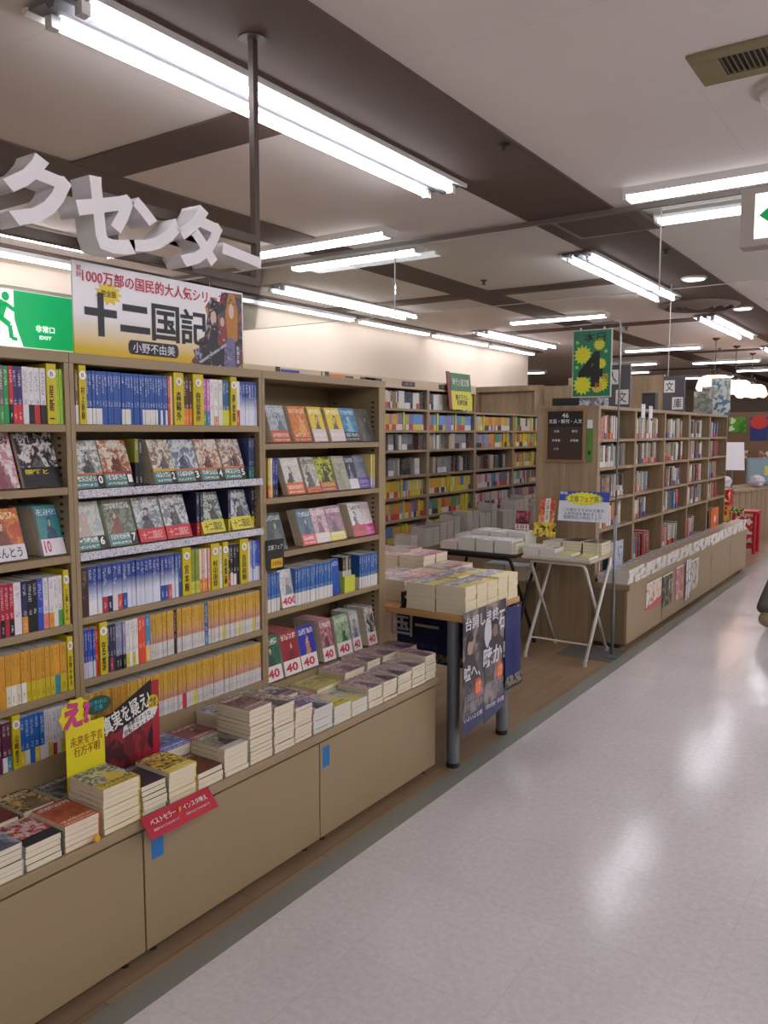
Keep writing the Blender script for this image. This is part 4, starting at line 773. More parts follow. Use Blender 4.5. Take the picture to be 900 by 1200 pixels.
# printed illustration: a group of robed figures, a plain generic stand-in
ART_M = m_glyph('#4a4450', ['#8a5a34', '#2a2630', '#9a94b4', '#7a3a3c', '#c08a4a'], 30, .44)
MB().prism([(.445, .004), (.47, .03), (.462, .05), (.49, .06), (.485, .085), (.515, .1), (.53, .17), (.52, .2), (.55, .235), (.59, .225), (.6, .262), (.7, .266), (.7, .004)], .0001, .0006, 'x').build('art_print', ART_M, t)
il = [('figure_print', [(.49, .0), (.51, .06), (.54, .12), (.56, .14), (.6, .14), (.61, .06), (.63, .0)], '#23212a', .0009), ('hair_print', [(.532, .13), (.538, .19), (.556, .235), (.574, .205), (.583, .14)], '#17151b', .0010), ('face_print', arcpoly(.558, .168, .014, .026, 18), '#cdb6a6', .0013),
      ('hair_print', [(.612, .11), (.617, .2), (.632, .262), (.66, .262), (.678, .2), (.675, .1), (.655, .09)], '#b8792e', .0011), ('face_print', arcpoly(.645, .2, .013, .026, 18), '#d6beac', .0014),
      ('figure_print', [(.575, .08), (.585, .15), (.6, .178), (.618, .17), (.625, .1), (.6, .07)], '#8e3a38', .0012), ('figure_print', [(.605, .0), (.61, .08), (.635, .11), (.66, .1), (.67, .0)], '#6d6990', .0015), ('face_print', arcpoly(.6, .158, .01, .016, 16), '#cbb2a4', .0016), ('sword_print', [(.485, .012), (.497, .008), (.62, .078), (.615, .085)], '#a8acb8', .0019)]
for nm, poly, c, dx in il: MB().prism(poly, .0001, dx, 'x').build(nm, m_glyph(c, [c, '#5a4a50', '#a89890', '#2a2630'], 70, .55), t)
MB().prism([(.662, .012), (.686, .012), (.686, .085), (.662, .085)], .0005, .0022, 'x').build('seal_print', plain('#3a3a44', .4), t); text('新\n潮\n文\n庫', (.0026, .674, .048), FACE_X, .014, .062, WHITE, t, depth=.0003)
t = empty('exit_light', (-2.24, 1.2, TOPZ + .006), 0, 'green lit exit light box beside the banner on the bookcase', 'sign')
MB().box(-.05, 0, 0, .405, 0, .185).build('case', plain('#d8d4cc', .4), t, .003); MB().box(.0002, .002, .012, .393, .012, .173).build('white_panel', emit('#eef4e4', .7), t)
MB().prism([(.21, .013), (.392, .013), (.392, .172), (.185, .172), (.185, .09), (.195, .055)], .0021, .0028, 'x').build('green_field', emit('#0a9a58', .6), t)
text('非常口', (.0034, .282, .07), FACE_X, .062, .02, emit('#f2fff4', .7), t, depth=.0004, bold=.01); text('EXIT', (.0034, .282, .045), FACE_X, .04, .01, emit('#f2fff4', .7), t, depth=.0004, bold=.02)
rn = MB(); X0 = .0032
def bar(a, b_, r):
    dx, dz = b_[0] - a[0], b_[1] - a[1]; L = math.hypot(dx, dz); nx, nz = -dz / L * r, dx / L * r
    rn.prism([(a[0] + nx, a[1] + nz), (a[0] - nx, a[1] - nz), (b_[0] - nx, b_[1] - nz), (b_[0] + nx, b_[1] + nz)], .0024, X0, 'x')
rn.prism(arcpoly(.098, .152, .012, .013, 16), .0024, X0, 'x')
for a, b_, r in (((.093, .138), (.075, .09), .013), ((.095, .132), (.125, .115), .006), ((.125, .115), (.14, .125), .005), ((.088, .13), (.06, .118), .006), ((.06, .118), (.05, .098), .005), ((.078, .092), (.108, .072), .008), ((.108, .072), (.112, .035), .0065), ((.112, .035), (.13, .033), .005), ((.074, .092), (.06, .06), .008), ((.06, .06), (.03, .048), .0065), ((.03, .048), (.028, .06), .005)): bar(a, b_, r)
rn.build('running_figure', emit('#0a9a58', .6), t, loc=(0, .062, 0))
# letters on a dark tube frame hung from the ceiling
BRZ = plain('#54473f', .4, .3)
LX = -2.10
t = empty('hanging_letter_sign', (LX, 2.25, CEIL), 0, 'row of thick white letters on a dark tube frame hung from the ceiling', 'sign')
f = MB(); f.box(-.012, .012, -.012, .012, -.872, -.012); f.build('hanger_post', BRZ, t)
f = MB().box(-.016, .016, -2.2, .0, -.725, -.695); f.build('upper_rail', BRZ, t); f = MB().box(-.016, .016, -2.2, .0, -.872, -.845); f.build('lower_rail', BRZ, t)
for yy in (-.62, -1.25): MB().box(-.012, .012, yy - .01, yy + .01, -.845, -.725).build('strut', BRZ, t)
MB().box(-.012, .012, -2.2, -2.176, -.872, -.0).build('hanger_post', BRZ, t)
MB().lathe([(.05, -.012), (.05, -.018)], 16).build('ceiling_plate', BRZ, t)
LM = plain('#ece8ea', .45, var=.015)
# y centre, z centre, width, height, tilt
for ch, cy, cz, ww, hh, tl in (('ッ', 1.06, 2.17, .16, .17, 4), ('ク', 1.318, 2.125, .195, .2, -6), ('セ', 1.533, 2.112, .2, .205, 5), ('ン', 1.705, 2.105, .195, .16, -3), ('タ', 1.885, 2.115, .185, .21, -8), ('ー', 2.075, 2.095, .185, .038, -6)):
    me = glyphs(ch, ww, hh, LM, depth=.045, bold=.045); o = bpy.data.objects.new('letter', me); COL.objects.link(o); o.parent = t
    for v in me.vertices: v.co.z = .085 if v.co.z > 0 else .0
    o.location = (.018, cy - 2.25, cz - CEIL); o.rotation_euler = (Matrix.Rotation(rad(90), 3, 'Z') @ Matrix.Rotation(rad(90), 3, 'X') @ Matrix.Rotation(rad(tl), 3, 'Z')).to_euler()
# ================================================================== WOODEN TABLE WITH PILES AND POSTERS
t = empty('display_table', (-1.855, 3.385, 0), 0, 'oak-topped display table with round grey legs at the counter end', 'table')
MB().box(-.76, .165, -.295, .275, .672, .70).build('tabletop', WOODT, t, .004)
for x in (-.71, .095):
    for y in (-.258, .235):
        l = MB().lathe([(.029, .02), (.029, .672)], 20, (x, y)).build('leg', plain('#70767c', .35, .3), t, smooth=False); MB().lathe([(.03, 0), (.03, .022)], 16, (x, y)).build('foot_cap', DARK, l)
MB().box(-.71, .095, .225, .24, .62, .671).build('apron', plain('#5a6066', .4, .3), t)
YC = lambda s: cov('#c8c4b8', '#6a6680', '#4a4658', '#3a3448', '#dcc428', .34, 1, s)
g = 'yellow-footed books piled on the oak table'
for ci, xx in enumerate((-1.692, -1.848)):
    for k in range(5):
        y0 = 3.105 + k * .107
        pile('new_book', xx, y0, y0 + .106, .7005, .7005 + .126 - .004 * ((k + ci) % 3), YC(.3 + .01 * k), 'yellow-footed purple-grey cover', f'the {nth(k + 1)} pile along the oak table {["aisle side", "inner side"][ci]}', length=.15, n=6, group=g, jit=.0015, parts=(k == 0 or ci == 0))
t = empty('black_bookend', (-2.02, 3.125, .7005), 0, 'small black bookend box standing at the inner end of the oak table', 'bookend')
MB().box(0, .012, -.03, .03, 0, .075).build('plate', BLACK, t); MB().box(-.008, 0, -.03, .03, 0, .004).build('base', BLACK, t)
MB().lathe([(.006, 0), (.006, .002)], 12).build('white_dot', WHITE, t, loc=(.0125, -.012, .05), rot=(0, rad(90), 0))
# navy cloth
def m_cloth():
    m, nt, b = newmat('navy_printed_cloth'); geo = N(nt, 'ShaderNodeNewGeometry'); sx = N(nt, 'ShaderNodeSeparateXYZ'); nt.links.new(geo.outputs['Position'], sx.inputs[0]); z = sx.outputs[2]
    no = N(nt, 'ShaderNodeTexNoise'); no.inputs['Scale'].default_value = 34; nt.links.new(geo.outputs['Position'], no.inputs['Vector'])
    border = mth(nt, 'MAXIMUM', rng(nt, z, .285, .33), rng(nt, z, .655, .705)); pat = mth(nt, 'MULTIPLY', border, mth(nt, 'GREATER_THAN', no.outputs[0], .47))
    nt.links.new(mixc(nt, pat, C4('#17215c'), C4('#8a8468')), b.inputs['Base Color']); b.inputs['Roughness'].default_value = .7; return m
CL = MB(); pts = [(-2.42, 3.668)] + [(-2.3 + .06 * i, 3.668 + .003 * math.sin(i * 1.7)) for i in range(10)] + [(-1.70, 3.668), (-1.684, 3.655)] + [(-1.682 + .002 * math.sin(i * 1.3), 3.63 - .026 * i) for i in range(7)]
n = len(pts); off = .0025
for lay in (0, off):
    for (x, y), i in zip(pts, range(n)):
        a = pts[max(i - 1, 0)]; b_ = pts[min(i + 1, n - 1)]; dx, dy = b_[0] - a[0], b_[1] - a[1]; L = math.hypot(dx, dy) or 1
        for zz, cu in ((.668, 0), (.5, 0), (.33, .004), (.275, .014)): CL.v.append((x - dy / L * (lay + cu), y + dx / L * (lay + cu), zz))
m4 = 4
def cid(l, i, j): return l * n * m4 + i * m4 + j
for i in range(n - 1):
    for j in range(m4 - 1):
        CL.f.append((cid(0, i, j), cid(0, i, j + 1), cid(0, i + 1, j + 1), cid(0, i + 1, j))); CL.f.append((cid(1, i, j), cid(1, i + 1, j), cid(1, i + 1, j + 1), cid(1, i, j + 1))); CL.m += [0, 0]
    CL.f.append((cid(0, i, 0), cid(0, i + 1, 0), cid(1, i + 1, 0), cid(1, i, 0))); CL.f.append((cid(0, i, 3), cid(1, i, 3), cid(1, i + 1, 3), cid(0, i + 1, 3))); CL.m += [0, 0]
clo = CL.build('table_cloth', m_cloth(), smooth=True); tag(clo, 'navy printed hanging cloth round the back of the oak table', 'cloth')
text('国一', (-2.3, 3.66, .47), FACE_Y, .3, .13, plain('#c9ccd8', .5), clo, depth=.001, bold=.01); text('新文庫創刊', (-2.25, 3.66, .365), FACE_Y, .17, .03, plain('#4a5590', .6), clo, depth=.001)
# hanging poster
t = empty('hanging_poster', (-1.683, 3.07, .16), 0, 'dark film poster with white lettering hanging from the oak table side', 'poster')
PO = MB(); ys = [.0, .1, .2, .202, .31, .42]; zb = [.03, .012, -.005, .028, .02, .01]
def m_poster():
    m, nt, b = newmat('poster_print'); tc = N(nt, 'ShaderNodeTexCoord'); mp = N(nt, 'ShaderNodeMapping'); mp.inputs['Scale'].default_value = (1, 1, .8); nt.links.new(tc.outputs['Object'], mp.inputs[0])
    no = N(nt, 'ShaderNodeTexNoise'); no.inputs['Scale'].default_value = 13; no.inputs['Detail'].default_value = 6; no.inputs['Distortion'].default_value = .8; nt.links.new(mp.outputs[0], no.inputs['Vector'])
    rp = N(nt, 'ShaderNodeValToRGB'); e = rp.color_ramp.elements; e[0].position = .36; e[0].color = C4('#17141a'); e[1].position = .66; e[1].color = C4('#9a8a80')
    q = e.new(.5); q.color = C4('#4a4246'); nt.links.new(no.outputs[0], rp.inputs[0]); nt.links.new(rp.outputs[0], b.inputs['Base Color']); b.inputs['Roughness'].default_value = .35; return m
pm = m_poster()
for a, b_ in ((.0, .2), (.203, .42)):
    z0 = .03 if a == 0 else .035
    s = MB(); s.add([(0, a, z0 - .03), (0, b_, z0 + .005), (0, b_, .56), (0, a, .56), (.0015, a, z0 - .03), (.0015, b_, z0 + .005), (.0015, b_, .56), (.0015, a, .56)], [(0, 3, 2, 1), (4, 5, 6, 7), (0, 1, 5, 4), (2, 3, 7, 6), (0, 4, 7, 3), (1, 2, 6, 5)])
    sh = s.build('sheet', pm, t)
    s2 = MB(); s2.add([(.0016, a, z0 - .03), (.0016, b_, z0 + .005), (.0016, b_, z0 + .075), (.0016, a, z0 + .05)], [(0, 1, 2, 3)]); s2.build('navy_foot', plain('#262a58', .4), sh)
    text('いよいよ公開' if a == 0 else '7月23日金・祝公開', (.0022, (a + b_) / 2, z0 + .045), FACE_X, b_ - a - .03, .022, plain('#d8d8e4', .4), sh, depth=.0004, bold=.004)
    text('主演豪華出演陣\n原作主題歌音楽' if a == 0 else '出演監督脚本\n音楽製作配給', (.0018, (a + b_) / 2, z0 + .12), FACE_X, b_ - a - .03, .075, plain('#9a96a0', .5), sh, depth=.0004)
PW = plain('#dedde6', .4)
text('台詞しき終', (.002, .18, .505), FACE_X, .32, .06, PW, t, depth=.0012, bold=.006); text('石', (.002, .375, .465), FACE_X, .06, .09, PW, t, depth=.0014, bold=.006)
text('嘘へ、', (.002, .085, .285), FACE_X, .15, .07, PW, t, depth=.0012, bold=.008); text('暁か！', (.0028, .3, .315), FACE_X, .22, .095, PW, t, depth=.0008, bold=.01)
for cy, cz in ((.145, .2), (.36, .225)):
    MB().prism(arcpoly(cy, cz, .034, .042), .0016, .0022, 'x').build('orange_badge', plain('#d8502a', .4), t); text('公開\n記念', (.0026, cy, cz), FACE_X, .045, .05, plain('#e8c890', .4), t, depth=.0003, bold=.004)
# two figures printed on the poster: plain stand-ins
for nm, poly, c, dx in (('figure_print', [(.0, .25), (.0, .34), (.05, .37), (.1, .36), (.14, .29), (.15, .24)], '#2f2729', .0016), ('face_print', arcpoly(.065, .405, .028, .042), '#a88a74', .0018), ('hair_print', [(.03, .39), (.035, .44), (.065, .462), (.095, .44), (.085, .42), (.05, .425)], '#1a1618', .0020),
                       ('moon_print', arcpoly(.235, .43, .035, .07), '#c8c8d0', .0015), ('figure_print', [(.22, .34), (.25, .385), (.3, .41), (.35, .4), (.41, .36), (.41, .33)], '#251f24', .0017), ('face_print', arcpoly(.305, .435, .027, .038), '#8a6a5a', .0019), ('hair_print', [(.27, .42), (.275, .47), (.31, .492), (.34, .46), (.342, .4), (.328, .45), (.295, .458)], '#151217', .0021)):
    MB().prism(poly, .0, dx + .0009, 'x').build(nm, plain(c, .4), t)
# ================================================================== LOW TABLE WITH RED-TOPPED PILES BEHIND
t = empty('display_table', (-2.42, 4.19, 0), 0, 'dark low display table carrying red-covered piles behind the bookcase end', 'table')
MB().box(-.37, .36, -.495, -.2, .672, .70).build('tabletop', plain('#3a332d', .5), t, .004)
for x in (-.32, .31):
    for y in (-.45, -.24): MB().lathe([(.022, 0), (.022, .672)], 14, (x, y)).build('leg', GREY, t)
RC = lambda s: cov('#b06468', '#ccbcb6', '#7a5a5c', '#e8e0dc', '#a8505a', .3, 0, s)
WC = lambda s: cov('#c4c0bc', '#8a8688', '#5a5860', '#3a3a40', '#b8545c', .25, 1, s)
g = 'red-covered books on the dark low table'
for ci, (xx, hs) in enumerate(((-2.075, (.11, .11, .11, .11, .11)), (-2.235, (.10, .10, .10, .16, .16)), (-2.395, (.12, .12, .12, .15, .17)), (-2.555, (.13, .13, .13, .16, .16)))):
    for k, hh in enumerate(hs):
        y0 = 3.21 + k * .128 + (.045 if k > 2 else 0)
        if k < 3 and ci > 1: continue
        pile('red_book', xx, y0, y0 + .127, .7005, .7005 + hh - .01, RC(.2 + .03 * k) if (k + ci) % 3 else WC(.4 + .02 * k), 'rose-red cover', f'the {nth(k + 1)} pile in the {nth(ci + 1)} line of the dark table', length=.155, n=max(4, round(hh / .026)), group=g, jit=.002, parts=False)
# ================================================================== FOLDING TABLES
def folding(x0, x1, y0, y1, zt, hexc, name, label, topc):
    cx, cy = (x0 + x1) / 2, (y0 + y1) / 2; t = empty(name, (cx, cy, 0), 0, label, 'table', 'folding tables'); hx, hy = (x1 - x0) / 2, (y1 - y0) / 2
    m = plain(hexc, .35, .2)
    MB().box(-hx, hx, -hy, hy, zt - .022, zt).build('tabletop', topc, t, .006)
    # two crossing U frames of round tube
    for sg_, ins in ((1, .0), (-1, .022)):
        ya, yb_ = -sg_ * (hy - .02), sg_ * (hy - .03); xx = hx - .03 - ins; zt_ = zt - .034
        fr_ = MB(); rr = .03
        fr_.tube([(-xx, ya, 0.012), (-xx, ya + (yb_ - ya) * .94, zt_ * .94), (-xx + .006, ya + (yb_ - ya) * .985, zt_ - .008), (-xx + rr, yb_, zt_), (xx - rr, yb_, zt_), (xx - .006, ya + (yb_ - ya) * .985, zt_ - .008), (xx, ya + (yb_ - ya) * .94, zt_ * .94), (xx, ya, 0.012)], .0115, 10)
        fo = fr_.build('leg_frame', m, t, smooth=True)
        for s in (-1, 1): MB().lathe([(.014, 0), (.014, .03)], 12, (s * xx, ya)).build('foot_cap', plain('#b8b0a4', .5) if hexc > '#888' else DARK, fo)
        if sg_ == 1: MB().tube([(-xx, ya + (yb_ - ya) * .17, zt_ * .17 + .01), (xx, ya + (yb_ - ya) * .17, zt_ * .17 + .01)], .006, 8).build('cross_bar', m, fo)
    for s in (-1, 1):
        z_ = zt_ * .5; MB().tube([(s * (hx - .03), 0, z_), (s * (hx - .055), 0, z_)], .008, 8).build('pivot', STEEL, t)
        MB().box(s * (hx - .09) - .012, s * (hx - .09) + .012, hy - .07, hy - .03, zt - .05, zt - .022).build('bracket', DARK, t)
    return t
folding(-2.29, -1.812, 4.97, 5.47, .69, '#dcd8d0', 'folding_table', 'white-legged folding table before the wood end panel', plain('#b8ab98', .45))
folding(-2.92, -2.315, 4.93, 5.40, .69, '#1d1c1c', 'folding_table', 'black-legged folding table beside the white-legged one', plain('#26231f', .45))
WCV = [cov('#d8d4d0', '#b8b4b8', '#6a6a78', '#3a3a48', seed=.1 + .05 * i, fig=i % 2) for i in range(8)]
PNK = cov('#c85a6a', '#d8b8b8', '#8a4a50', '#e8e0e0', seed=.33, fig=0)
GRN = cov('#3a8a4a', '#5aa85a', '#2a5a3a', '#d8e8d0', seed=.4, fig=0); BLK = cov('#2a2420', '#3a302a', '#5a4a3a', '#c8b898', seed=.47, fig=0); LIM = cov('#c8c04a', '#b8b090', '#6a6a48', '#4a4a30', seed=.6, fig=0)
g = 'white-covered books on the black-legged table'
for i, (x0, hh, d, w) in enumerate(((-2.90, .05, PNK, 'pink cover'), (-2.76, .09, WCV[0], 'white cover'), (-2.62, .085, WCV[1], 'pale cover'), (-2.48, .09, WCV[2], 'pale grey cover'))):
    pile('release_book', x0 + .13, 4.95, 5.14, .6905, .6905 + hh, d, w, f'the {nth(i + 1)} front pile on the black-legged table', length=.13, n=max(2, round(hh / .022)), group=g, parts=False, white=True)
    pile('release_book', x0 + .13, 5.16, 5.35, .6905, .6905 + hh + .03, WCV[3 + i], 'mixed cover', f'the {nth(i + 1)} rear pile on the black-legged table', length=.13, n=max(2, round(hh / .022)), group=g, parts=False, white=True)
pile('release_book', -2.325, 4.96, 5.1, .6905, .765, GRN, 'green-spined cover', 'the last front pile at the end of black-legged table', length=.02 + .03, n=3, group=g, parts=False)
g = 'books on the white-legged table'
for i, (x0, w_, hh, d, w) in enumerate(((-2.285, .115, .06, WCV[4], 'pale purple-lettered cover'), (-2.17, .11, .055, WCV[5], 'white lettered cover'), (-2.058, .11, .03, LIM, 'lime and grey cover'), (-1.945, .12, .016, LIM, 'thin lime cover'))):
    pile('release_book', x0 + w_, 4.98, 5.145, .6905, .6905 + hh, d, w, f'the {nth(i + 1)} front pile on the white-legged table', length=w_ - .004, n=max(1, round(hh / .02)), group=g, parts=False, white=True)
for i, (x0, hh, d, w) in enumerate(((-2.25, .07, WCV[6], 'pale red-lettered cover'), (-2.11, .085, BLK, 'dark brown cover'), (-1.965, .085, BLK, 'black cover with red letters'))):
    pile('release_book', x0 + .135, 5.215, 5.41, .6905, .6905 + hh, d, w, f'the {nth(i + 1)} rear pile on the white-legged table', length=.13, n=4, group=g, parts=False)
# blue and grey piles on a low bench under the black table, before the wood panel
t = empty('low_bench', (-2.75, 5.2, 0), 0, 'low pale shelf bench under the black-legged folding table', 'bench')
MB().box(-.05, .36, .24, .33, .0, .5).build('body', BEIGE_D, t); MB().box(.0, .36, .05, .24, .44, .46).build('shelf_board', BEIGE, t)
MB().box(.0, .36, .05, .065, .38, .44).build('front_rail', BEIGE, t)
for i in range(2): pile('release_book', -2.56 + .17 * i + .0, 5.26, 5.42, .4605, .56, cov('#4a7aa8', '#a8b0b8', '#3a5a80', '#d8e0e8', seed=.2 * i, fig=0), 'blue and grey cover', f'the {nth(i + 1)} pile on the low bench', length=.16, n=4, parts=False, group='books on the low bench')
# small cards on the folding tables
def easel(name, x, y, z, w, h, tilt, mat, label, cat='show card', yaw=0, lift=0):
    t = empty(name, (x, y, z), rad(yaw), label, cat)
    c = MB().box(-w / 2, w / 2, -.0015, 0.0015, lift, lift + h).build('card', mat, t, rot=(rad(-tilt), 0, 0))
    if lift:
        MB().tube([(w * .33, .004, 0), (w * .33, .004 + (lift + h * .5) * math.sin(rad(tilt)), lift + h * .5)], .004, 8).build('stem', plain('#a89a88', .4), t); MB().lathe([(.014, 0), (.014, .004), (.006, .01)], 16, (w * .33, .004)).build('stem_base', plain('#a89a88', .4), t)
    return t, c
zt = .7605
t, c = easel('sun_show_card', -1.96, 5.168, .6905, .34, .2, 10, plain('#dcdee6', .35), 'white and blue show card with yellow sunburst on white-legged table', lift=.225, yaw=3)
MB().prism([(-.17, .36), (.17, .36), (.17, .425), (-.17, .425)], -.0025, -.0015, 'y').build('blue_head', plain('#2a4aa8', .4), c); MB().prism(arcpoly(0, .377, .135, .047, 44, .2), -.0035, -.0025, 'y').build('sunburst', plain('#e2e028', .4), c)
text('文春フェア祭', (0, -.0037, .375), FACE_Y, .2, .042, plain('#6a4a5a', .4), c, depth=.0005, bold=.006); text('この夏おすすめの文庫本\n人気作品を集めました\n期間限定の特別フェア', (0, -.0017, .275), FACE_Y, .28, .075, plain('#2f3a6a', .4), c, depth=.0004); text('開催', (-.14, -.0028, .412), FACE_Y, .05, .02, WHITE, c, depth=.0004)
t, c = easel('fruit_show_card', -2.265, 5.28, .6905 + .0, .11, .21, 12, m_glyph('#d87848', ['#c84040', '#e0a050', '#d8c8b0', '#b83838'], 40, .5), 'orange and red leaning show card at the wood panel', lift=.15, yaw=4)
MB().prism([(-.014, .19), (.022, .19), (.022, .36), (-.014, .36)], -.0025, -.0015, 'y').build('white_strip', WHITE, c); text('文庫大賞', (.004, -.0028, .19), FACE_Y, .02, .14, BLACK, c, depth=.0004) if False else text('文\n庫\n大\n賞', (.004, -.0028, .28), FACE_Y, .022, .14, plain('#2a6a3a', .4), c, depth=.0004)
fc = MB(); fc.prism([(-.085, .09), (.075, .09), (.075, .19), (-.085, .19)], -.0035, -.002, 'y'); fc.build('picture_foot', m_glyph('#d8d04a', ['#3a3a20', '#d0982a', '#2a2a1a'], 38, .5), c)
t, c = easel('red_cover_card', -2.44, 5.30, .812, .1, .14, 12, m_glyph('#7a2428', ['#3a1a1e', '#a8505a', '#5a1c20'], 40, .5), 'dark red small show card on the rear pile of black-legged table', yaw=8)
MB().prism([(-.05, .005), (.05, .005), (.05, .045), (-.05, .045)], -.0025, -.0015, 'y').build('pale_foot', plain('#d8c8b0', .4), c); text('101', (0, -.003, .025), FACE_Y, .07, .028, plain('#6a3a8a', .4), c, depth=.0004, bold=.02)
# ================================================================== POLE STAND WITH GREEN NUMERAL SIGN
px_, py_ = -1.785, 5.345
t = empty('pole_stand', (px_, py_, .0025), 0, 'tall slim steel pole stand holding the green numeral sign', 'sign stand')
MB().box(-.02, .06, -.09, .09, 0, .006).build('base_plate', plain('#77787a', .35, .5), t, .002)
MB().tube([(0, 0, .006), (0, 0, .95)], .0105, 12).build('lower_tube', plain('#868a8e', .3, .5), t, smooth=True); MB().tube([(0, 0, .94), (0, 0, 2.2), (-.006, 0, 2.215), (-.02, 0, 2.22), (-.4, 0, 2.205)], .007, 12).build('upper_tube', STEEL, t, smooth=True)
MB().box(-.02, .03, -.02, .02, 1.12, 1.15).build('clamp', plain('#c0bcb8', .4), t)
t = empty('green_numeral_sign', (px_ - .195, py_, 1.735), rad(2), 'green sign with big black 4 and yellow bursts hung on the pole stand', 'sign')
MB().box(-.128, .14, -.004, .004, 0, .447).build('frame', plain('#c4ccc8', .35), t); MB().box(-.121, .133, -.0055, -.004, .007, .44).build('green_panel', plain('#1d7a56', .35), t)
for cx, cz, r in ((-.055, .28, .068), (.055, .345, .042), (.068, .22, .04), (-.055, .082, .07), (.075, .085, .05)): MB().prism([(cx + r * (1 if k % 2 else .68) * math.cos(math.pi * k / 13), cz + r * (1 if k % 2 else .68) * math.sin(math.pi * k / 13)) for k in range(26)], -.0068, -.0055, 'y').build('yellow_burst', plain('#d2d428', .4), t)
for cx, cz in ((-.095, .365), (.1, .3), (-.095, .2)): MB().prism(arcpoly(cx, cz, .011, .011, 14), -.0066, -.0055, 'y').build('lime_dot', plain('#8fd060', .4), t)
text('4', (.0, -.0075, .185), FACE_Y, .165, .235, plain('#14160f', .4), t, depth=.0008, bold=.045); text('本日', (.02, -.0064, .395), FACE_Y, .15, .06, plain('#14261c', .4), t, depth=.0004, bold=.01); text('倍', (.1, -.0078, .13), FACE_Y, .045, .055, plain('#c8a428', .4), t, depth=.0005, bold=.004)
MB().prism(arcpoly(.045, .075, .035, .045, 22), -.0082, -.0069, 'y').build('gold_coin', plain('#d0b848', .4), t); text('P', (.045, -.009, .075), FACE_Y, .022, .04, plain('#a8682a', .4), t, depth=.0004, bold=.02)
for s in (-.075, .085): MB().box(s - .006, s + .006, -.003, .003, .445, .46).build('clip', WHITE, t)
# ================================================================== TALL WOOD BOOKCASE WITH END PANEL
Y0, PIT, SX = 5.6, .812, -2.0
zS = [1.454, 1.25, 1.023, .808]
bayn = ['first', 'second', 'third', 'fourth', 'fifth']
for i in range(5):
    a = Y0 + i * PIT; ty = 'shelving bay, %s from the signed wood end panel' % bayn[i]
    t = empty('wood_bookcase', (SX, a, 0), 0, 'oak ' + ty, 'bookcase', 'tall oak bookcase bays'); W = PIT - .001
    e0 = -.03 if i == 0 else 0
    MB().box(-.46, 0, e0, .02, 0, 1.665).build('end_panel' if i == 0 else 'side_panel', WOODP, t, .001); MB().box(-.46, 0, W - .02, W, 0, 1.665).build('side_panel', WOODP, t, .001)
    MB().box(-.46, .002, e0, W, 1.665, 1.69).build('top_panel', WOODP, t, .002); MB().box(-.245, -.235, .02, W - .02, 0, 1.665).build('back_panel', WOODP, t)
    for z in zS: MB().box(-.234, -.002, .0205, W - .0205, z - .02, z).build('shelf', WOODP, t, .001)
    MB().box(-.234, -.002, .0205, W - .0205, .46, .48).build('bottom_shelf', WOODP, t)
    b = empty('low_cabinet', (-1.757, a, 0), 0, 'beige low cabinet under the tall oak bookcase, %s from the pole stand' % bayn[i], 'cabinet', 'low cabinets under the oak bookcase')
    y_ = -.05 if i == 0 else .0
    MB().box(-.238, -.018, y_, W, .03, .412).build('body', BEIGE_D, b); MB().box(-.018, 0, y_ + .002, W - .002, .03, .408).build('front_panel', BEIGE, b, .002); MB().box(-.22, -.05, y_, W, 0, .03).build('plinth', DARK, b)
    if i in (2, 3): MB().box(.0002, .001, W - .03 + .0, W - .008, .25, .36).build('blue_tape', plain('#5a7a9c', .5), b)
tag(MB().box(-1.995, -1.742, Y0 - .052, Y0 + 5 * PIT, .413, .45).build('countertop', BEIGE, None, .003), 'beige countertop slab along the foot of the tall oak bookcase', 'countertop')
PAL = ['#8a7c6a', '#b8b0a4', '#d8d4cc', '#6a5a4a', '#a8663a', '#8a2c30', '#4a5a70', '#c8c0b0', '#3f3a3a', '#d87a3a', '#5a8ab0', '#a89878', '#c84048', '#7a8a7a', '#e0dcd6', '#6a4438']
PAL2 = ['#8a7c6a', '#b8b0a4', '#d8d4cc', '#6a5a4a', '#c8c0b0', '#6a6258', '#a89878', '#9a9488', '#e0dcd6']
CN = {'#8a7c6a': 'taupe', '#b8b0a4': 'pale grey', '#d8d4cc': 'off-white', '#6a5a4a': 'brown', '#a8663a': 'tan', '#8a2c30': 'dark red', '#4a5a70': 'slate', '#c8c0b0': 'cream', '#3f3a3a': 'charcoal', '#d87a3a': 'orange', '#5a8ab0': 'light blue', '#a89878': 'khaki', '#c84048': 'red', '#7a8a7a': 'sage', '#e0dcd6': 'white', '#6a4438': 'chestnut', '#6a6258': 'grey brown', '#9a9488': 'stone'}
fill = [[(.05, .72), (.02, .9), (.03, .86), (.05, .85), (.2, .8)], [(.04, .93), (.05, .95), (.03, .62), (.03, .66), (.05, .75)], [(.05, .88), (.03, .93), (.05, .85), (.03, .92), (.04, .9)], [(.08, .82), (.06, .9), (.08, .88), (.1, .9), (.05, .6)], [(.1, .7), (.04, .85), (.08, .7), (.1, .8), (.06, .85)]]
rows_z = zS + [.48]; rn_ = ['top', 'second', 'third', 'fourth', 'foot']
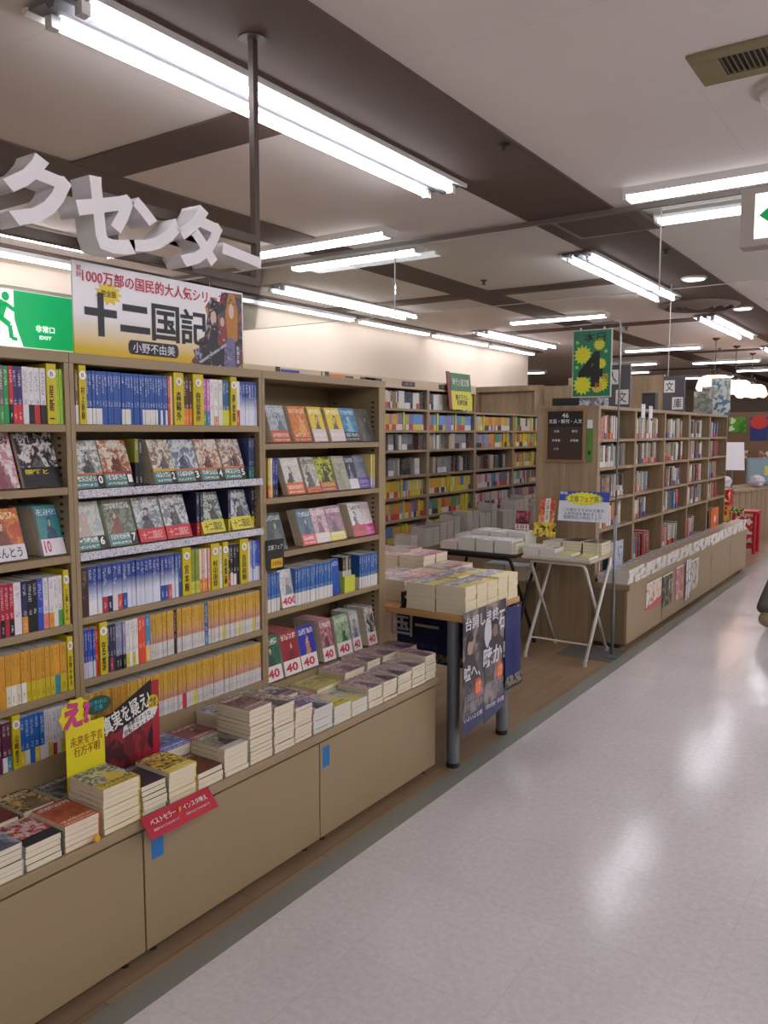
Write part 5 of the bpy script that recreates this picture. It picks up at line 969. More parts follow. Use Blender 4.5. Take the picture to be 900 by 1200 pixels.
for i in range(5):
    for r in range(5):
        lo, hi = fill[i][r]; a = Y0 + i * PIT + .022 + .76 * lo; end = Y0 + i * PIT + .022 + .765 * hi; y = a; k = 0
        pal = PAL2 if (r < 2 and i in (1, 2, 3)) else PAL
        while y < end - .03:
            w = R.choice([.028, .034, .042, .052, .062]); h = R.uniform(.145, .175) if r < 4 else R.uniform(.17, .2)
            if y + w > end: break
            c = R.choice(pal); lab = R.choice([None, None, WH, '#d87a3a', '#c84048', '#3a4aa0']); k += 1
            ln = R.choice([0, 0, 0, .0])
            o = spine('hardcover_book', SX - .035 - R.uniform(0, .02), y, rows_z[r] + .0005, .13, w, h, st(c, lab, .25 if lab else 0, R.choice(['#e8e4da', '#2a2624'])))
            tag(o, f'{CN[c]} book, {nth(k)} along the {rn_[r]} shelf, {bayn[i]} oak bay from end panel', 'book', 'books in the tall oak bookcase'); y += w + R.choice([.0005, .0008, .004])
# board sign on the end panel
t = empty('category_board', (-2.24, Y0 - .0305, 1.48), 0, 'framed dark board with white shelf categories on the wood end panel', 'sign')
b = MB(); w_, h_ = .15, .19; b.box(-w_, w_, -.014, 0, -h_, -h_ + .018); b.box(-w_, w_, -.014, 0, h_ - .018, h_); b.box(-w_, -w_ + .018, -.014, 0, -h_ + .018, h_ - .018); b.box(w_ - .018, w_, -.014, 0, -h_ + .018, h_ - .018); b.build('frame', wood('board_frame', '#8a6a44', '#a5845a', 2), t)
MB().box(-w_ + .018, w_ - .018, -.006, -.001, -h_ + .018, .06).build('brown_field', plain('#42302a', .4), t); MB().box(-w_ + .018, w_ - .018, -.007, -.001, .06, h_ - .018).build('black_field', plain('#1b1b1c', .4), t)
text('46', (0, -.008, .142), FACE_Y, .05, .034, WHITE, t, depth=.0006, bold=.015); text('文芸・新刊・人文', (0, -.008, .1), FACE_Y, .25, .032, WHITE, t, depth=.0006, bold=.015)
for s_, x, z in (('文芸', -.065, .03), ('新刊', .07, .03), ('時事書', -.065, -.035), ('就職書', .07, -.035), ('人文', -.065, -.095)): text(s_, (x, -.007, z), FACE_Y, .02 * len(s_), .018, WHITE, t, depth=.0005, bold=.01)
t = empty('hanging_notice', (-2.06, Y0 - .0305, 1.44), 0, 'narrow green notice strip beside the framed category board', 'notice')
MB().box(-.022, .022, -.002, 0, -.15, .15).build('strip', plain('#5a8a3a', .4), t); MB().box(-.02, .02, -.003, -.002, .09, .15).build('white_head', WHITE, t); MB().prism(arcpoly(0, -.08, .013, .018), -.003, -.002, 'y').build('dark_dot', plain('#2a4a24', .4), t)
# piles along the low countertop
FP = [(.05, .18, 'cream cover'), (.045, .14, 'white cover'), (.05, .1, 'black and white cover')]
yy = Y0 - .03; k = 0
cols = [cov('#c8b8a4', '#a89078', '#6a5a4a', seed=.1, fig=0), cov('#d8d8d8', '#8a94a0', '#4a5560', seed=.2), cov('#b86a3a', '#c8a078', '#3a2a24', seed=.3), cov('#8a94a8', '#b8bcc4', '#4a4a58', seed=.4), cov('#d8cc98', '#c8b460', '#6a5a34', seed=.5, fig=0), cov('#c8c8cc', '#a8a8b0', '#7a7a88', seed=.6, fig=0), cov('#b8a4a0', '#8a6a68', '#4a3434', seed=.7)]
cw = ['tan cover', 'pale grey cover', 'rust and cream cover', 'blue-grey cover', 'straw yellow cover', 'silver grey cover', 'dusty pink cover']
fh = [.1, .06, .11, .05, .055, .06, .07, .08, .05, .1, .06, .09, .07, .1, .05, .11, .09, .06, .1, .08, .09, .11, .08, .07]
rh = [.06, .08, .14, .07, .08, .11, .12, .15, .1, .14, .12, .15, .11, .16, .12, .17, .13, .12, .16, .14, .15, .17, .14, .13]
while yy < 9.5 and k < 24:
    w = .135 + .045 * ((k * 7) % 3) / 2
    pile('counter_release', -1.76, yy, yy + w - .012, .4505, .4505 + fh[k], cols[k % 7], cw[k % 7], f'the {nth(k + 1)} front pile past the pole stand on the long low counter', length=.11, n=max(2, round(fh[k] / .026)), parts=False, white='hard' if k % 2 else True, jit=.008, group='books piled on the long low counter')
    pile('counter_release', -1.875, yy, yy + w - .012, .4505, .4505 + rh[k], cols[(k + 3) % 7], cw[(k + 3) % 7], f'the {nth(k + 1)} rear pile past the pole stand on the long low counter', length=.11, n=max(3, round(rh[k] / .03)), parts=False, white='hard' if k % 3 else True, jit=.008, group='books piled on the long low counter')
    yy += w
# price cards and posters hung on the low cabinet fronts
for i, (a, b_, z0, z1, c, inks, w) in enumerate(((5.98, 6.36, .195, .395, '#d8d0c0', ['#8a8478', '#c8404c', '#d8a0a0'], 'cream poster with pink foot'), (6.4, 6.67, .14, .394, '#2a2a2c', ['#8a8a3a', '#6a6a6a', '#d8d0a0'], 'black poster with yellow print'), (6.78, 7.02, .135, .405, '#b87a7a', ['#d8b8b0', '#8a4a4a', '#c89a90'], 'pink poster'), (7.06, 7.11, .09, .43, '#d8d8dc', ['#8a8a9a', '#b8b8c0', '#6a6a88'], 'first narrow white slip'), (7.13, 7.19, .1, .43, '#dedee2', ['#8a8a9a', '#b8b8c0', '#6a6a88'], 'second narrow white slip'), (7.25, 7.52, .14, .4, '#c8c0b0', ['#8a8070', '#5a5048', '#a89a84'], 'beige lettered poster'))):
    t = empty('hanging_poster', (-1.7545 + (.012 if i in (3, 4) else 0), a, z0), 0, w + ' hung on the low cabinet fronts', 'poster', None)
    MB().box(0, .002, 0, b_ - a, 0, z1 - z0).build('sheet', m_glyph(c, inks, 24, .55), t)
    if i == 0: MB().prism([(.0, .0), (b_ - a, .0), (b_ - a, .06), (.12, .03), (0, .02)], .0021, .003, 'x').build('pink_foot', plain('#c84a5a', .4), t)
    MB().box(.0, .003, .0, b_ - a, z1 - z0 - .012, z1 - z0).build('header', plain('#e0dcd4', .4), t)
# hanging paper cards and category boards on top of the oak bookcase
for i, (y, w_, h_) in enumerate(((6.52, .06, .11), (6.72, .06, .1))):
    t = empty('hanging_paper_card', (SX + .004, y, 1.645), 0, 'small white paper card at the top of the oak bookcase, %s from the end panel' % nth(i + 1), 'card'); MB().box(0, .002, 0, w_ * 1.6, -.03, h_ - .03).build('sheet', plain('#dfdfe2', .5), t); MB().box(.002, .003, .02, w_ * 1.3, h_ - .045, h_ - .04).build('print_line', plain('#9a9aa0', .5), t)
def boardsign(x, y, z, w, h, chars, label):
    t = empty('category_sign', (x, y, z), 0, label, 'sign', 'category signs on the oak bookcase')
    MB().box(-w / 2, w / 2, 0, .03, .0, h).build('board', plain('#55545a', .4), t, .003)
    if y > 7: MB().tube([(-.06, .015, h), (-.055, .015, CEIL - z)], .004, 6).build('cord', plain('#c8c4c0', .5), t)
    for k, ch in enumerate(chars):
        sx_ = (-.2 if k % 2 == 0 else .2) * w; z_ = h * (.72 - .47 * k)
        MB().box(sx_ - w * .25, sx_ + w * .25, -.002, 0, z_ - h * .17, z_ + h * .17).build('white_square', WHITE, t); text(ch, (sx_, -.003, z_), FACE_Y, w * .36, h * .26, plain('#33333a', .4), t, depth=.0006, bold=.004)
boardsign(-2.12, 6.3, 1.691, .2, .33, '人文', 'grey category sign with white squares just behind the green numeral sign'); boardsign(-2.15, 8.0, 1.691, .2, .34, '文庫', 'grey category sign with white squares farther along the oak bookcase top')
t = empty('dark_speaker_box', (-2.25, 7.6, 1.691), 0, 'small black box on the oak bookcase top before the second category sign', 'box'); MB().box(-.06, .06, -.05, .05, 0, .17).build('case', plain('#2c2b2d', .4), t, .004); MB().box(-.045, .045, -.053, -.05, .02, .15).build('front', plain('#3a393c', .7), t)
t = empty('black_name_box', (-2.2, 5.75, 1.691), 0, 'low black name box on the end of the oak bookcase under green sign', 'box'); MB().box(-.2, .0, -.05, .05, 0, .06).build('case', plain('#232225', .4), t, .003); MB().box(.005, .19, -.045, .045, 0, .055).build('print_panel', m_glyph('#8a8a94', ['#d8d8e0', '#5a5a64', '#c8c8d0'], 40, .5), t)
for i, (x, y, w_, h_, c, inks, l) in enumerate(((-2.12, 9.02, .19, .24, '#8a8c84', ['#6a6c66', '#b8b8b0', '#54564f'], 'grey-green notice card on the oak bookcase top'), (-2.14, 9.3, .12, .3, '#a8a0a8', ['#d8d4dc', '#6a5a68', '#8a7a90'], 'mauve notice card on the oak bookcase top'), (-2.05, 9.5, .2, .4, '#dfe2e4', ['#5a8a9c', '#a8b8a0', '#d8d8dc'], 'tall white poster card at the far end of oak bookcase top'))):
    t = empty('top_card', (x, y, 1.691), 0, l, 'show card'); MB().box(-w_ / 2, w_ / 2, 0, .003, .0, h_).build('card', m_glyph(c, inks, 18, .5), t); MB().box(-w_ * .3, w_ * .3, 0, .06, 0, .003).build('foot', WHITE, t)
# orange and small cards on shelves
t = empty('orange_cover_book', (-1.985, 8.92, .47), 0, 'large orange book with white emblem facing out on the oak bookcase', 'book'); MB().box(0, .012, 0, .34, 0, .24).build('cover', plain('#dd6a24', .35), t) ; MB().prism(arcpoly(.17, .12, .05, .05, 12, .3), .0125, .0135, 'x').build('emblem', WHITE, t); MB().box(-.008, 0, .003, .337, .003, .237).build('page_block', M_PAGE, t)
t = empty('white_shelf_card', (-1.996, 5.83, .49), 0, 'white lettered card standing at the foot of the first oak bay', 'show card'); MB().box(0, .003, 0, .33, 0, .2).build('card', m_glyph('#c8ccd8', ['#8a90a8', '#a8acc0', '#6a7090'], 30, .55), t); MB().box(-.03, 0, .1, .2, 0, .003).build('foot', WHITE, t)
# ================================================================== BACK ROW ALONG THE WALL
BX = -4.15; ups = [5.2, 6.02, 6.836, 7.8, 8.742, 9.69]; zb_ = [1.722, 1.523, 1.337, 1.1, .9, .693, .476]
BM = plain('#a08c72', .45, var=.03)
for i in range(5):
    a, b_ = ups[i], ups[i + 1]; hi = i < 3
    t = empty('wall_bookcase', (BX, a, 0), 0, 'beige bookcase in the row along the cream wall, %s bay from the letter sign' % bayn[i], 'bookcase', 'bookcases along the cream wall'); W = b_ - a - .001
    tz = (1.99 if hi else 1.715); 
    for y0 in (0, W - .022): MB().box(-.32, 0, y0, y0 + .022, 0, tz - (.085 if hi else .02)).build('side_panel', BM, t)
    MB().box(-.33, -.32, 0, W, 0, tz - .02).build('back_panel', BM, t)
    MB().box(-.32, .003, 0, W, tz - (.085 if hi else .02), tz).build('header_board' if hi else 'top_panel', plain('#cdb79a', .5) if hi else BM, t)
    for z in (zb_ if hi else zb_[1:]): MB().box(-.32, 0, .0225, W - .0225, z - .022, z).build('shelf', BM, t)
    MB().box(0, .28, 0, W, 0, .455).build('base_front', BM, t)
    if hi:
        for yy_ in ((.45,) if i == 1 else (.3, .62)):
            q = MB().box(.0032, .006, yy_ - .11, yy_ + .11, tz - .065, tz - .02).build('name_strip', plain('#3f2f2a', .4), t); text('文庫　あ行', (.0068, yy_, tz - .042), FACE_X, .12, .02, plain('#b8a8a0', .4), q, depth=.0004)
for y, c, s_, l in ((4.72, '#2848a0', '新潮', 'blue section plate with white lettering on the header above the near bookcase'), (5.4, '#dd7a28', '', 'orange section plate on the header above the near bookcase')):
    pass
def m_vcol():
    m, nt, b = newmat('printed_spines_row'); a = N(nt, 'ShaderNodeAttribute', attribute_type='GEOMETRY', attribute_name='ink'); geo = N(nt, 'ShaderNodeNewGeometry')
    no = N(nt, 'ShaderNodeTexNoise'); no.inputs['Scale'].default_value = 95; nt.links.new(geo.outputs['Position'], no.inputs['Vector'])
    nt.links.new(mixc(nt, mth(nt, 'MULTIPLY', mth(nt, 'GREATER_THAN', no.outputs[0], .6), .35), a.outputs['Color'], (.75, .73, .7, 1)), b.inputs['Base Color']); b.inputs['Roughness'].default_value = .45; return m
VB = MB(); inkl = []
def vbook(y, w, z, h, c, lab=None, x=BX - .03, lean=0.0, d=.11):
    k = len(VB.f)
    VB.box(x - d, x, y, y + w - .001, z + .0005, z + h); f0 = [S('#c9c4b8')] * 6; f0[3 if False else 5] = S(c); f0[2] = S(c); f0[3] = S(c); inkl.extend(f0)
    if lab: VB.box(x, x + .0008, y + .0005, y + w - .0015, z + .001, z + h * .36); inkl.extend([S(lab)] * 6)
SETS = {0: ['#d8d4cc', '#e0dcd8', '#c8c0b4', '#2a2c40', '#d8d8d8', '#4a5068', '#dcd6c8', '#8a6a50'], 1: ['#5a8ac8', '#8a80b8', '#d88a3a', '#6a9ad0', '#b8b040', '#c05a9a', '#d8a040', '#7a70a8', '#4a8ab0'], 4: ['#d8c420', '#c8b41c', '#d8a428', '#d8cc60', '#8a9ab0', '#d8d4cc', '#c83a30', '#3a7ac0'], 5: ['#d8882c', '#c8503a', '#5a88b8', '#8a4a8a', '#d8b030', '#5a8a5a', '#c88a40', '#8890a8', '#a85a3a'], 6: ['#d8782c', '#c8443a', '#d8b838', '#4a7ab0', '#a8a8a0', '#6a9a50', '#d89a40', '#8a5a8a']}
for i in range(5):
    a, b_ = ups[i] + .024, ups[i + 1] - .026
    for r, z in enumerate(zb_):
        if r == 0 and i > 2: continue
        if i == 0 and a < 5.5: a = 5.6
        y = a; face = r in (2, 3) and i < 3 or (r == 3 and i == 3)
        far = i >= 3 and r >= 4
        while y < b_ - .02:
            if face:
                w = R.choice([.03, .05, .09]); VB_c = R.choice(['#a89a84', '#b4a890', '#c8c4c0', '#8a8478', '#4a4a50', '#d0ccc6', '#787a80', '#6a4a44']); vbook(y, min(w, b_ - y), z, R.uniform(.14, .16), VB_c, R.choice([None, '#d8d8dc', '#2a2a30']) if w > .06 else None, BX - R.choice([.04, .06, .09])); y += w + .002; continue
            w = R.choice([.014, .018, .024]); set_ = SETS.get(r, SETS[5])
            if far: set_ = ['#c8b8a8', '#d0ccc8', '#b8b0b0', '#8a5a50', '#5a6a8a', '#d8d0c8', '#3a7aa8', '#c8a0a0', '#4aa090', '#b03a5a']
            if i == 3 and r == 1: set_ = ['#d8902c', '#d8a030', '#b0b0b0', '#c8883a', '#d8b84a']
            if i == 4 and r == 1: set_ = ['#1f2a3a', '#4aa898', '#3a9a90', '#d8d04a', '#d8d0c0']
            n = R.choice([1, 2, 3, 4, 5]); c = R.choice(set_); lab = R.choice([None, '#d8d8dc', '#dcdad6', '#c83a3a', '#2a2a3a', '#d8c83a'])
            if R.random() < .12 and not far: vbook(y, .028, z, .168, '#d8c820', None, BX - .02); y += .029; continue
            h = R.uniform(.146, .152) if r else R.uniform(.15, .165)
            for _ in range(n):
                if y + w > b_: break
                vbook(y, w, z, h, c, lab); y += w
            else: continue
            break
vo = VB.build('shelved_books', m_vcol()); at_ = vo.data.color_attributes.new('ink', 'FLOAT_COLOR', 'CORNER'); li = 0
for p, c in zip(vo.data.polygons, inkl):
    for k in p.loop_indices: at_.data[k].color = (*c, 1)
tag(vo, 'many-coloured paperback spines filling the wall bookcases behind the tables', 'books', None, 'stuff')
# piles on the base of the wall bookcases
for k in range(13):
    y0 = 6.1 + k * .265; hh = (.13, .17, .2, .24, .26, .22, .3, .2, .3, .34, .2, .25, .2)[k]
    for c_ in range(2 if k % 3 else 1):
        pile('wall_pile_book', BX + .265 - c_ * .0, y0 + c_ * .128, y0 + .125 + c_ * .128, .456, .456 + hh, cols[(k + 5 * c_) % 7], cw[(k + 5 * c_) % 7], f'pile {["facing", "adjoining"][c_]} the {nth(k + 1)} step of the wall bookcase base', length=.17, n=max(4, round(hh / .034)), parts=False, white=True, group='books piled before the wall bookcases')
t = empty('green_yellow_sign', (-4.09, 7.2, 1.7), 0, 'green and yellow lettered sign standing on the wall bookcase row', 'sign')
sg_ = MB().box(0, .006, -.0, .42, .03, .40).build('board', plain('#d8d02c', .4), t, rot=(0, rad(-6), 0)); MB().box(.0061, .008, 0, .42, .22, .40).build('green_head', plain('#3a7a3c', .4), sg_); text('時代小説文庫', (.009, .21, .31), FACE_X, .34, .08, WHITE, sg_, depth=.0006, bold=.01); text('書き下ろし\n好評発売', (.0068, .21, .13), FACE_X, .26, .11, plain('#2a3a1a', .4), sg_, depth=.0006, bold=.02); MB().box(-.004, .006, -.06, -.0, .03, .41).build('red_side', plain('#8a2c2c', .4), sg_)
t = empty('section_plate', (-3.98, 4.86, 1.905), 0, 'blue section plate on the wall row header seen above near bookcase', 'sign') if False else None
# header strip with plates running above the near bookcase
t = empty('wall_bookcase', (BX, 2.6, 0), 0, 'beige wall bookcase run hidden behind the near bookcase, only its header shows', 'bookcase')
MB().box(-.33, .0, 0, 2.58, 0, 1.905).build('case', BM, t); MB().box(-.33, .003, 0, 2.58, 1.905, 1.99).build('header_board', plain('#cdb79a', .5), t)
for px, c, s_ in ((336, '#2848a0', '新潮文庫'), (392, '#dd7a28', '')):
    y = at_x(px, 436, BX)[1] - 2.6; MB().box(.0032, .007, y - .07, y + .14, 1.91, 1.975).build('section_plate', plain(c, .4), t); MB().box(.0032, .006, y - .13, y - .08, 1.93, 1.99).build('number_plate', plain('#33272a', .4), t)
    if s_: text(s_, (.0078, y + .035, 1.93), FACE_X, .17, .03, plain('#c8d0e8', .4), t, depth=.0005)
y = at_x(443, 446, BX)[1] - 2.6; MB().box(.0032, .006, y - .2, y + .05, 1.93, 1.975).build('name_strip', plain('#3f2f2a', .4), t)
# thin picture rail wire on the cream wall
tag(MB().tube([(-6.1, 2.5, 2.0), (-6.1, 13.4, 2.06)], .006, 6).build('wall_rail', plain('#9a9088', .5)), 'thin grey rail running along the cream wall above the header', 'rail')
# wood partitions beyond
t = empty('wood_partition', (-4.75, 9.76, 0), 0, 'tall oak partition with recessed framed panel beyond the wall bookcases', 'partition')
MB().box(-.49, .49, .06, .1, 0, 2.1).build('panel', WOODP, t)
for a, b_, c, d in ((-.49, .49, 2.03, 2.1), (-.49, -.41, 0, 2.03), (.41, .49, 0, 2.03)): MB().box(a, b_, -.02, .0595, c, d).build('frame_member', WOODP, t)
t = empty('wood_partition', (-3.76, 9.8, 0), 0, 'plain oak partition between the framed panel and the oak bookcase', 'partition'); MB().box(-.48, .5, .0, .05, 0, 2.07).build('panel', WOODP, t); MB().box(-.48, .5, -.004, .054, 2.07, 2.085).build('cap', WOODP, t)
t = empty('wood_partition', (-3.75, 12.4, 0), 0, 'far oak partition seen above the tall oak bookcase', 'partition'); MB().box(-1.2, .28, .0, .05, 0, 2.33).build('panel', WOODP, t); MB().box(-1.2, .28, -.004, .054, 2.33, 2.35).build('cap', WOODP, t)
# ================================================================== PENDANT LAMPS
def make_pendant():
    t = empty('pendant_lamp', (0, 0, CEIL)); BZ = plain('#4a3c34', .35, .6)
    MB().lathe([(.055, 0), (.055, -.012), (.03, -.03), (.012, -.04)], 20).build('canopy_plate', BZ, t); MB().tube([(0, 0, -.03), (0, 0, -.5)], .007, 8).build('rod', BZ, t)
    MB().lathe([(.012, -.48), (.05, -.5), (.06, -.53), (.035, -.55)], 18).build('shade_cap', BZ, t)
    for s in (-1, 1): MB().tube([(s * .02, 0, -.46), (s * .05, 0, -.44), (s * .07, 0, -.47), (s * .06, 0, -.52)], .007, 8).build('scroll', BZ, t)
    n = 48; v = MB(); prof = [(.05, -.548), (.15, -.555), (.21, -.6), (.235, -.68), (.25, -.75), (.235, -.775), (.2, -.765)]
    for r, z in prof:
        for k in range(n):
            a = 2 * math.pi * k / n; sc = 1 + (.09 * (r / .25) ** 2) * math.cos(6 * a); v.v.append((r * sc * math.cos(a), r * sc * math.sin(a), z + .02 * (r / .25) ** 3 * math.cos(6 * a)))
    for i in range(len(prof) - 1):
        for k in range(n): v.f.append((i * n + k, i * n + (k + 1) % n, (i + 1) * n + (k + 1) % n, (i + 1) * n + k)); v.m.append(0)
    v.build('glass_shade', emit('#ffdcc8', 1.15), t, smooth=True); return t
p0 = make_pendant()
for i, (x, y) in enumerate(((-2.9, 13.0), (-2.88, 14.35), (-2.9, 15.8))):
    o = p0 if i == 0 else copy_tree(p0); o.location = (x, y, CEIL); tag(o, 'scalloped glowing pendant lamp over the checkout, %s from the oak bookcase' % nth(i + 1), 'pendant lamp', 'pendant lamps over the checkout')
# ================================================================== CHECKOUT AREA
t = empty('checkout_counter', (-2.2, 13, 0), 0, 'curved checkout counter faced with upright oak boards', 'counter')
pl_ = [(-.95, -1.0), (-.5, -.92), (-.25, -.7), (-.05, -.2), (.12, .6), (.22, 1.6), (.26, 4.0)]
dp = [(x - .5, y + .25) for x, y in reversed(pl_)]
def m_boards():
    m, nt, b = newmat('oak_boards'); geo = N(nt, 'ShaderNodeNewGeometry'); sx = N(nt, 'ShaderNodeSeparateXYZ'); nt.links.new(geo.outputs['Position'], sx.inputs[0]); q = mth(nt, 'FRACT', mth(nt, 'MULTIPLY', mth(nt, 'ADD', mth(nt, 'MULTIPLY', sx.outputs[0], .8), sx.outputs[1]), 5.5))
    nt.links.new(mixc(nt, mth(nt, 'LESS_THAN', q, .08), mixc(nt, q, C4('#8d745b'), C4('#a0866b')), C4('#5a4636')), b.inputs['Base Color']); b.inputs['Roughness'].default_value = .45; return m
MB().prism(pl_ + dp, 0, .66, 'z').build('board_front', m_boards(), t); MB().prism([(x + .03, y - .03) for x, y in pl_] + [(x - .02, y) for x, y in dp], .66, .69, 'z').build('counter_top', WOODP, t)
t = empty('paper_stand', (-2.52, 12.62, .6905), rad(20), 'tilted white sheet on a stand at the checkout', 'stand'); MB().box(-.18, .16, -.002, .002, .0, .42).build('sheet', plain('#e4e2e6', .5), t, rot=(rad(-18), 0, 0), loc=(0, 0, .27)); MB().tube([(0, .05, 0), (0, .06, .42)], .012, 8).build('post', GREY, t); MB().lathe([(.08, 0), (.08, .012)], 18, (0, .05)).build('foot', GREY, t)
def crumple(name, loc, sx, sy, sz, mat, label, cat, seed):
    rr = random.Random(seed); v = MB(); nu, nv = 14, 9
    for j in range(nv):
        ph = math.pi * (j + .5) / nv - math.pi / 2
        for i in range(nu):
            th = 2 * math.pi * i / nu; k = 1 + rr.uniform(-.22, .22); v.v.append((sx * k * math.cos(ph) * math.cos(th), sy * k * math.cos(ph) * math.sin(th), sz * (1 + math.sin(ph)) * (1 + rr.uniform(-.08, .08))))
    for j in range(nv - 1):
        for i in range(nu): v.f.append((j * nu + i, j * nu + (i + 1) % nu, (j + 1) * nu + (i + 1) % nu, (j + 1) * nu + i)); v.m.append(0)
    v.f.append(tuple(reversed(range(nu)))); v.m.append(0); v.f.append(tuple((nv - 1) * nu + i for i in range(nu))); v.m.append(0)
    o = v.build(name, mat, loc=loc); return tag(o, label, cat)
crumple('wrapped_parcel', (-2.62, 12.28, .692), .16, .12, .11, plain('#d4d0d8', .25), 'crumpled white wrapped parcel on the checkout edge', 'parcel', 3)
crumple('wrapped_parcel', (-2.3, 13.2, .692), .11, .1, .09, plain('#c4c0cc', .2), 'larger pale crumpled wrapping heap on the checkout', 'parcel', 5)
t = empty('register_screen', (-2.32, 13.75, .6905), rad(15), 'blue-grey register screen box on the checkout', 'register'); MB().box(-.22, .2, -.05, .05, .03, .42).build('case', plain('#7f97a2', .4), t, .006); MB().box(-.19, .17, -.054, -.05, .06, .39).build('front', plain('#8aa4b0', .3), t); MB().box(-.1, .1, -.08, .08, 0, .03).build('foot', GREY, t); MB().box(.03, .1, -.0565, -.054, .16, .3).build('yellow_note', plain('#d8d06a', .5), t)
t = empty('small_goods_rack', (-2.62, 11.5, 0), rad(12), 'slim rack of black and white packets before the checkout', 'rack')
MB().box(-.12, .12, 0, .03, 0, .98).build('back_board', plain('#cfc6ba', .5), t)
for r in range(3):
    for c in range(3): MB().box(-.11 + c * .075, -.05 + c * .075, -.012, -.0, .64 + r * .11, .73 + r * .11).build('packet', [plain('#1e1d20', .3), plain('#d8d6d4', .4), plain('#34343a', .3)][(r + c) % 3], t)
t = empty('bottle_figure', (-2.7, 12.5, .6905), 0, 'small dark bottle with white neck label on the checkout', 'bottle'); MB().lathe([(.05, 0), (.055, .02), (.055, .28), (.03, .36), (.02, .4), (.022, .44)], 18).build('body', plain('#22222c', .2), t, smooth=True); MB().lathe([(.0565, .2), (.0565, .3)], 18).build('label_band', plain('#dcd8d8', .4), t); MB().lathe([(.024, .44), (.024, .475)], 14).build('cap', plain('#a02c2c', .4), t)
t = empty('red_display_rack', (-2.02, 11.05, 0), 0, 'red framed floor display rack at the end of the low counter', 'rack')
RD = plain('#b8202c', .35)
for x in (-.12, .12):
    for y in (-.13, .13): MB().tube([(x, y, 0), (x, y, .5)], .022, 10).build('post', RD, t)
MB().box(-.15, .15, -.16, .16, .5, .53).build('tray', RD, t); MB().box(-.1, .1, -.135, -.125, .06, .46).build('pattern_panel', m_glyph('#c8303a', ['#e0d8d4', '#d8c8c4', '#a01c28'], 16, .5), t)
MB().box(-.16, .0, -.17, -.16, .5, .57).build('price_board', m_glyph('#d8d090', ['#3a6a2a', '#5a8a3a', '#2a3a1a'], 40, .5), t)
t = empty('promo_column', (-2.3, 10.9, 0), 0, 'stack of red and yellow promotional boxes beside the low counter end', 'display')
for k in range(4): MB().box(-.13 + .02 * (k % 2), .1 + .02 * (k % 2), -.12, .12, .2 * k + .002, .2 * k + .198).build('promo_box', m_glyph(['#d8a828', '#c83038', '#dcc440', '#b8242c'][k], ['#c8242c', '#e8d8a0', '#d8b030'], 22, .5), t)
# far shelves behind the checkout
t = empty('far_shelf', (-2.6, 17.4, 0), 0, 'dark wood shelf wall behind the checkout with posters', 'shelf')
DW = plain('#7a5f48', .5); MB().box(-1.2, 2.4, .0, .35, 0, 1.9).build('case', DW, t)
MB().box(-.98, -.66, -.01, 0, 1.5, 1.8).build('green_poster', m_glyph('#5a9a34', ['#7ab84a', '#d8e8c0', '#3a7a24'], 9, .5), t); MB().box(-.58, -.26, -.012, 0, 1.35, 1.8).build('blue_poster', plain('#2a3a78', .4), t); MB().prism(arcpoly(-.42, 1.7, .16, .13, 20), -.02, -.012, 'y').build('red_disc', plain('#c03a34', .4), t)
for k in range(5): MB().box(-1.1 + k * .7, -.55 + k * .7, -.015, 0, .9, 1.15).build('shelf_row', m_glyph(['#8a6a4a', '#a8a090', '#6a5a6a', '#b8a060', '#4a6a7a'][k], ['#d8d0c0', '#5a4a3a', '#c85a4a'], 14, .5), t)
t = empty('hanging_brown_sign', (-1.95, 14.6, 1.83), 0, 'orange-brown rounded hanging sign beyond the pendant lamps', 'sign'); MB().prism(arcpoly(0, .0, .2, .08, 24), 0, .03, 'y').build('panel', plain('#8a4a24', .4), t)
for s in (-.1, .1): MB().tube([(s, .015, .06), (s, .015, CEIL - 1.83)], .004, 6).build('wire', GREY, t)
# ================================================================== WALKING PERSON AT THE EDGE OF THE AISLE
def skinned(name, joints, edges, mat, parent=None, root=0, sub=2):
    me = bpy.data.meshes.new(name); me.from_pydata([j[:3] for j in joints], edges, []); o = bpy.data.objects.new(name, me); COL.objects.link(o); me.materials.append(mat)
    sk = o.modifiers.new('skin', 'SKIN'); sk.use_smooth_shade = True
    if not me.skin_vertices: me.attributes
    bpy.context.view_layer.objects.active = o
    if not me.skin_vertices: bpy.ops.mesh.customdata_skin_add()
    for v, j in zip(me.skin_vertices[0].data, joints): v.radius = (j[3], j[4] if len(j) > 4 else j[3]); v.use_root = False
    me.skin_vertices[0].data[root].use_root = True
    sb = o.modifiers.new('sub', 'SUBSURF'); sb.levels = sub; sb.render_levels = sub
    dg = bpy.context.evaluated_depsgraph_get(); m2 = bpy.data.meshes.new_from_object(o.evaluated_get(dg)); bpy.data.objects.remove(o)
    m2.name = name
    o = bpy.data.objects.new(name, m2); COL.objects.link(o)
    if not m2.materials: m2.materials.append(mat)
    for p in m2.polygons: p.use_smooth = True
    if parent is not None: o.parent = parent
    return o
P = empty('person', (-.84, 7.03, 0), 0, 'person in olive trousers and tan shoes walking away along the aisle edge', 'person')
SKIN = plain('#c99e82', .5); OLV = plain('#4b4a3c', .85); TOP_ = plain('#5b5f66', .85); SHOE = plain('#8a795c', .8); HAIR = plain('#221c1a', .6)
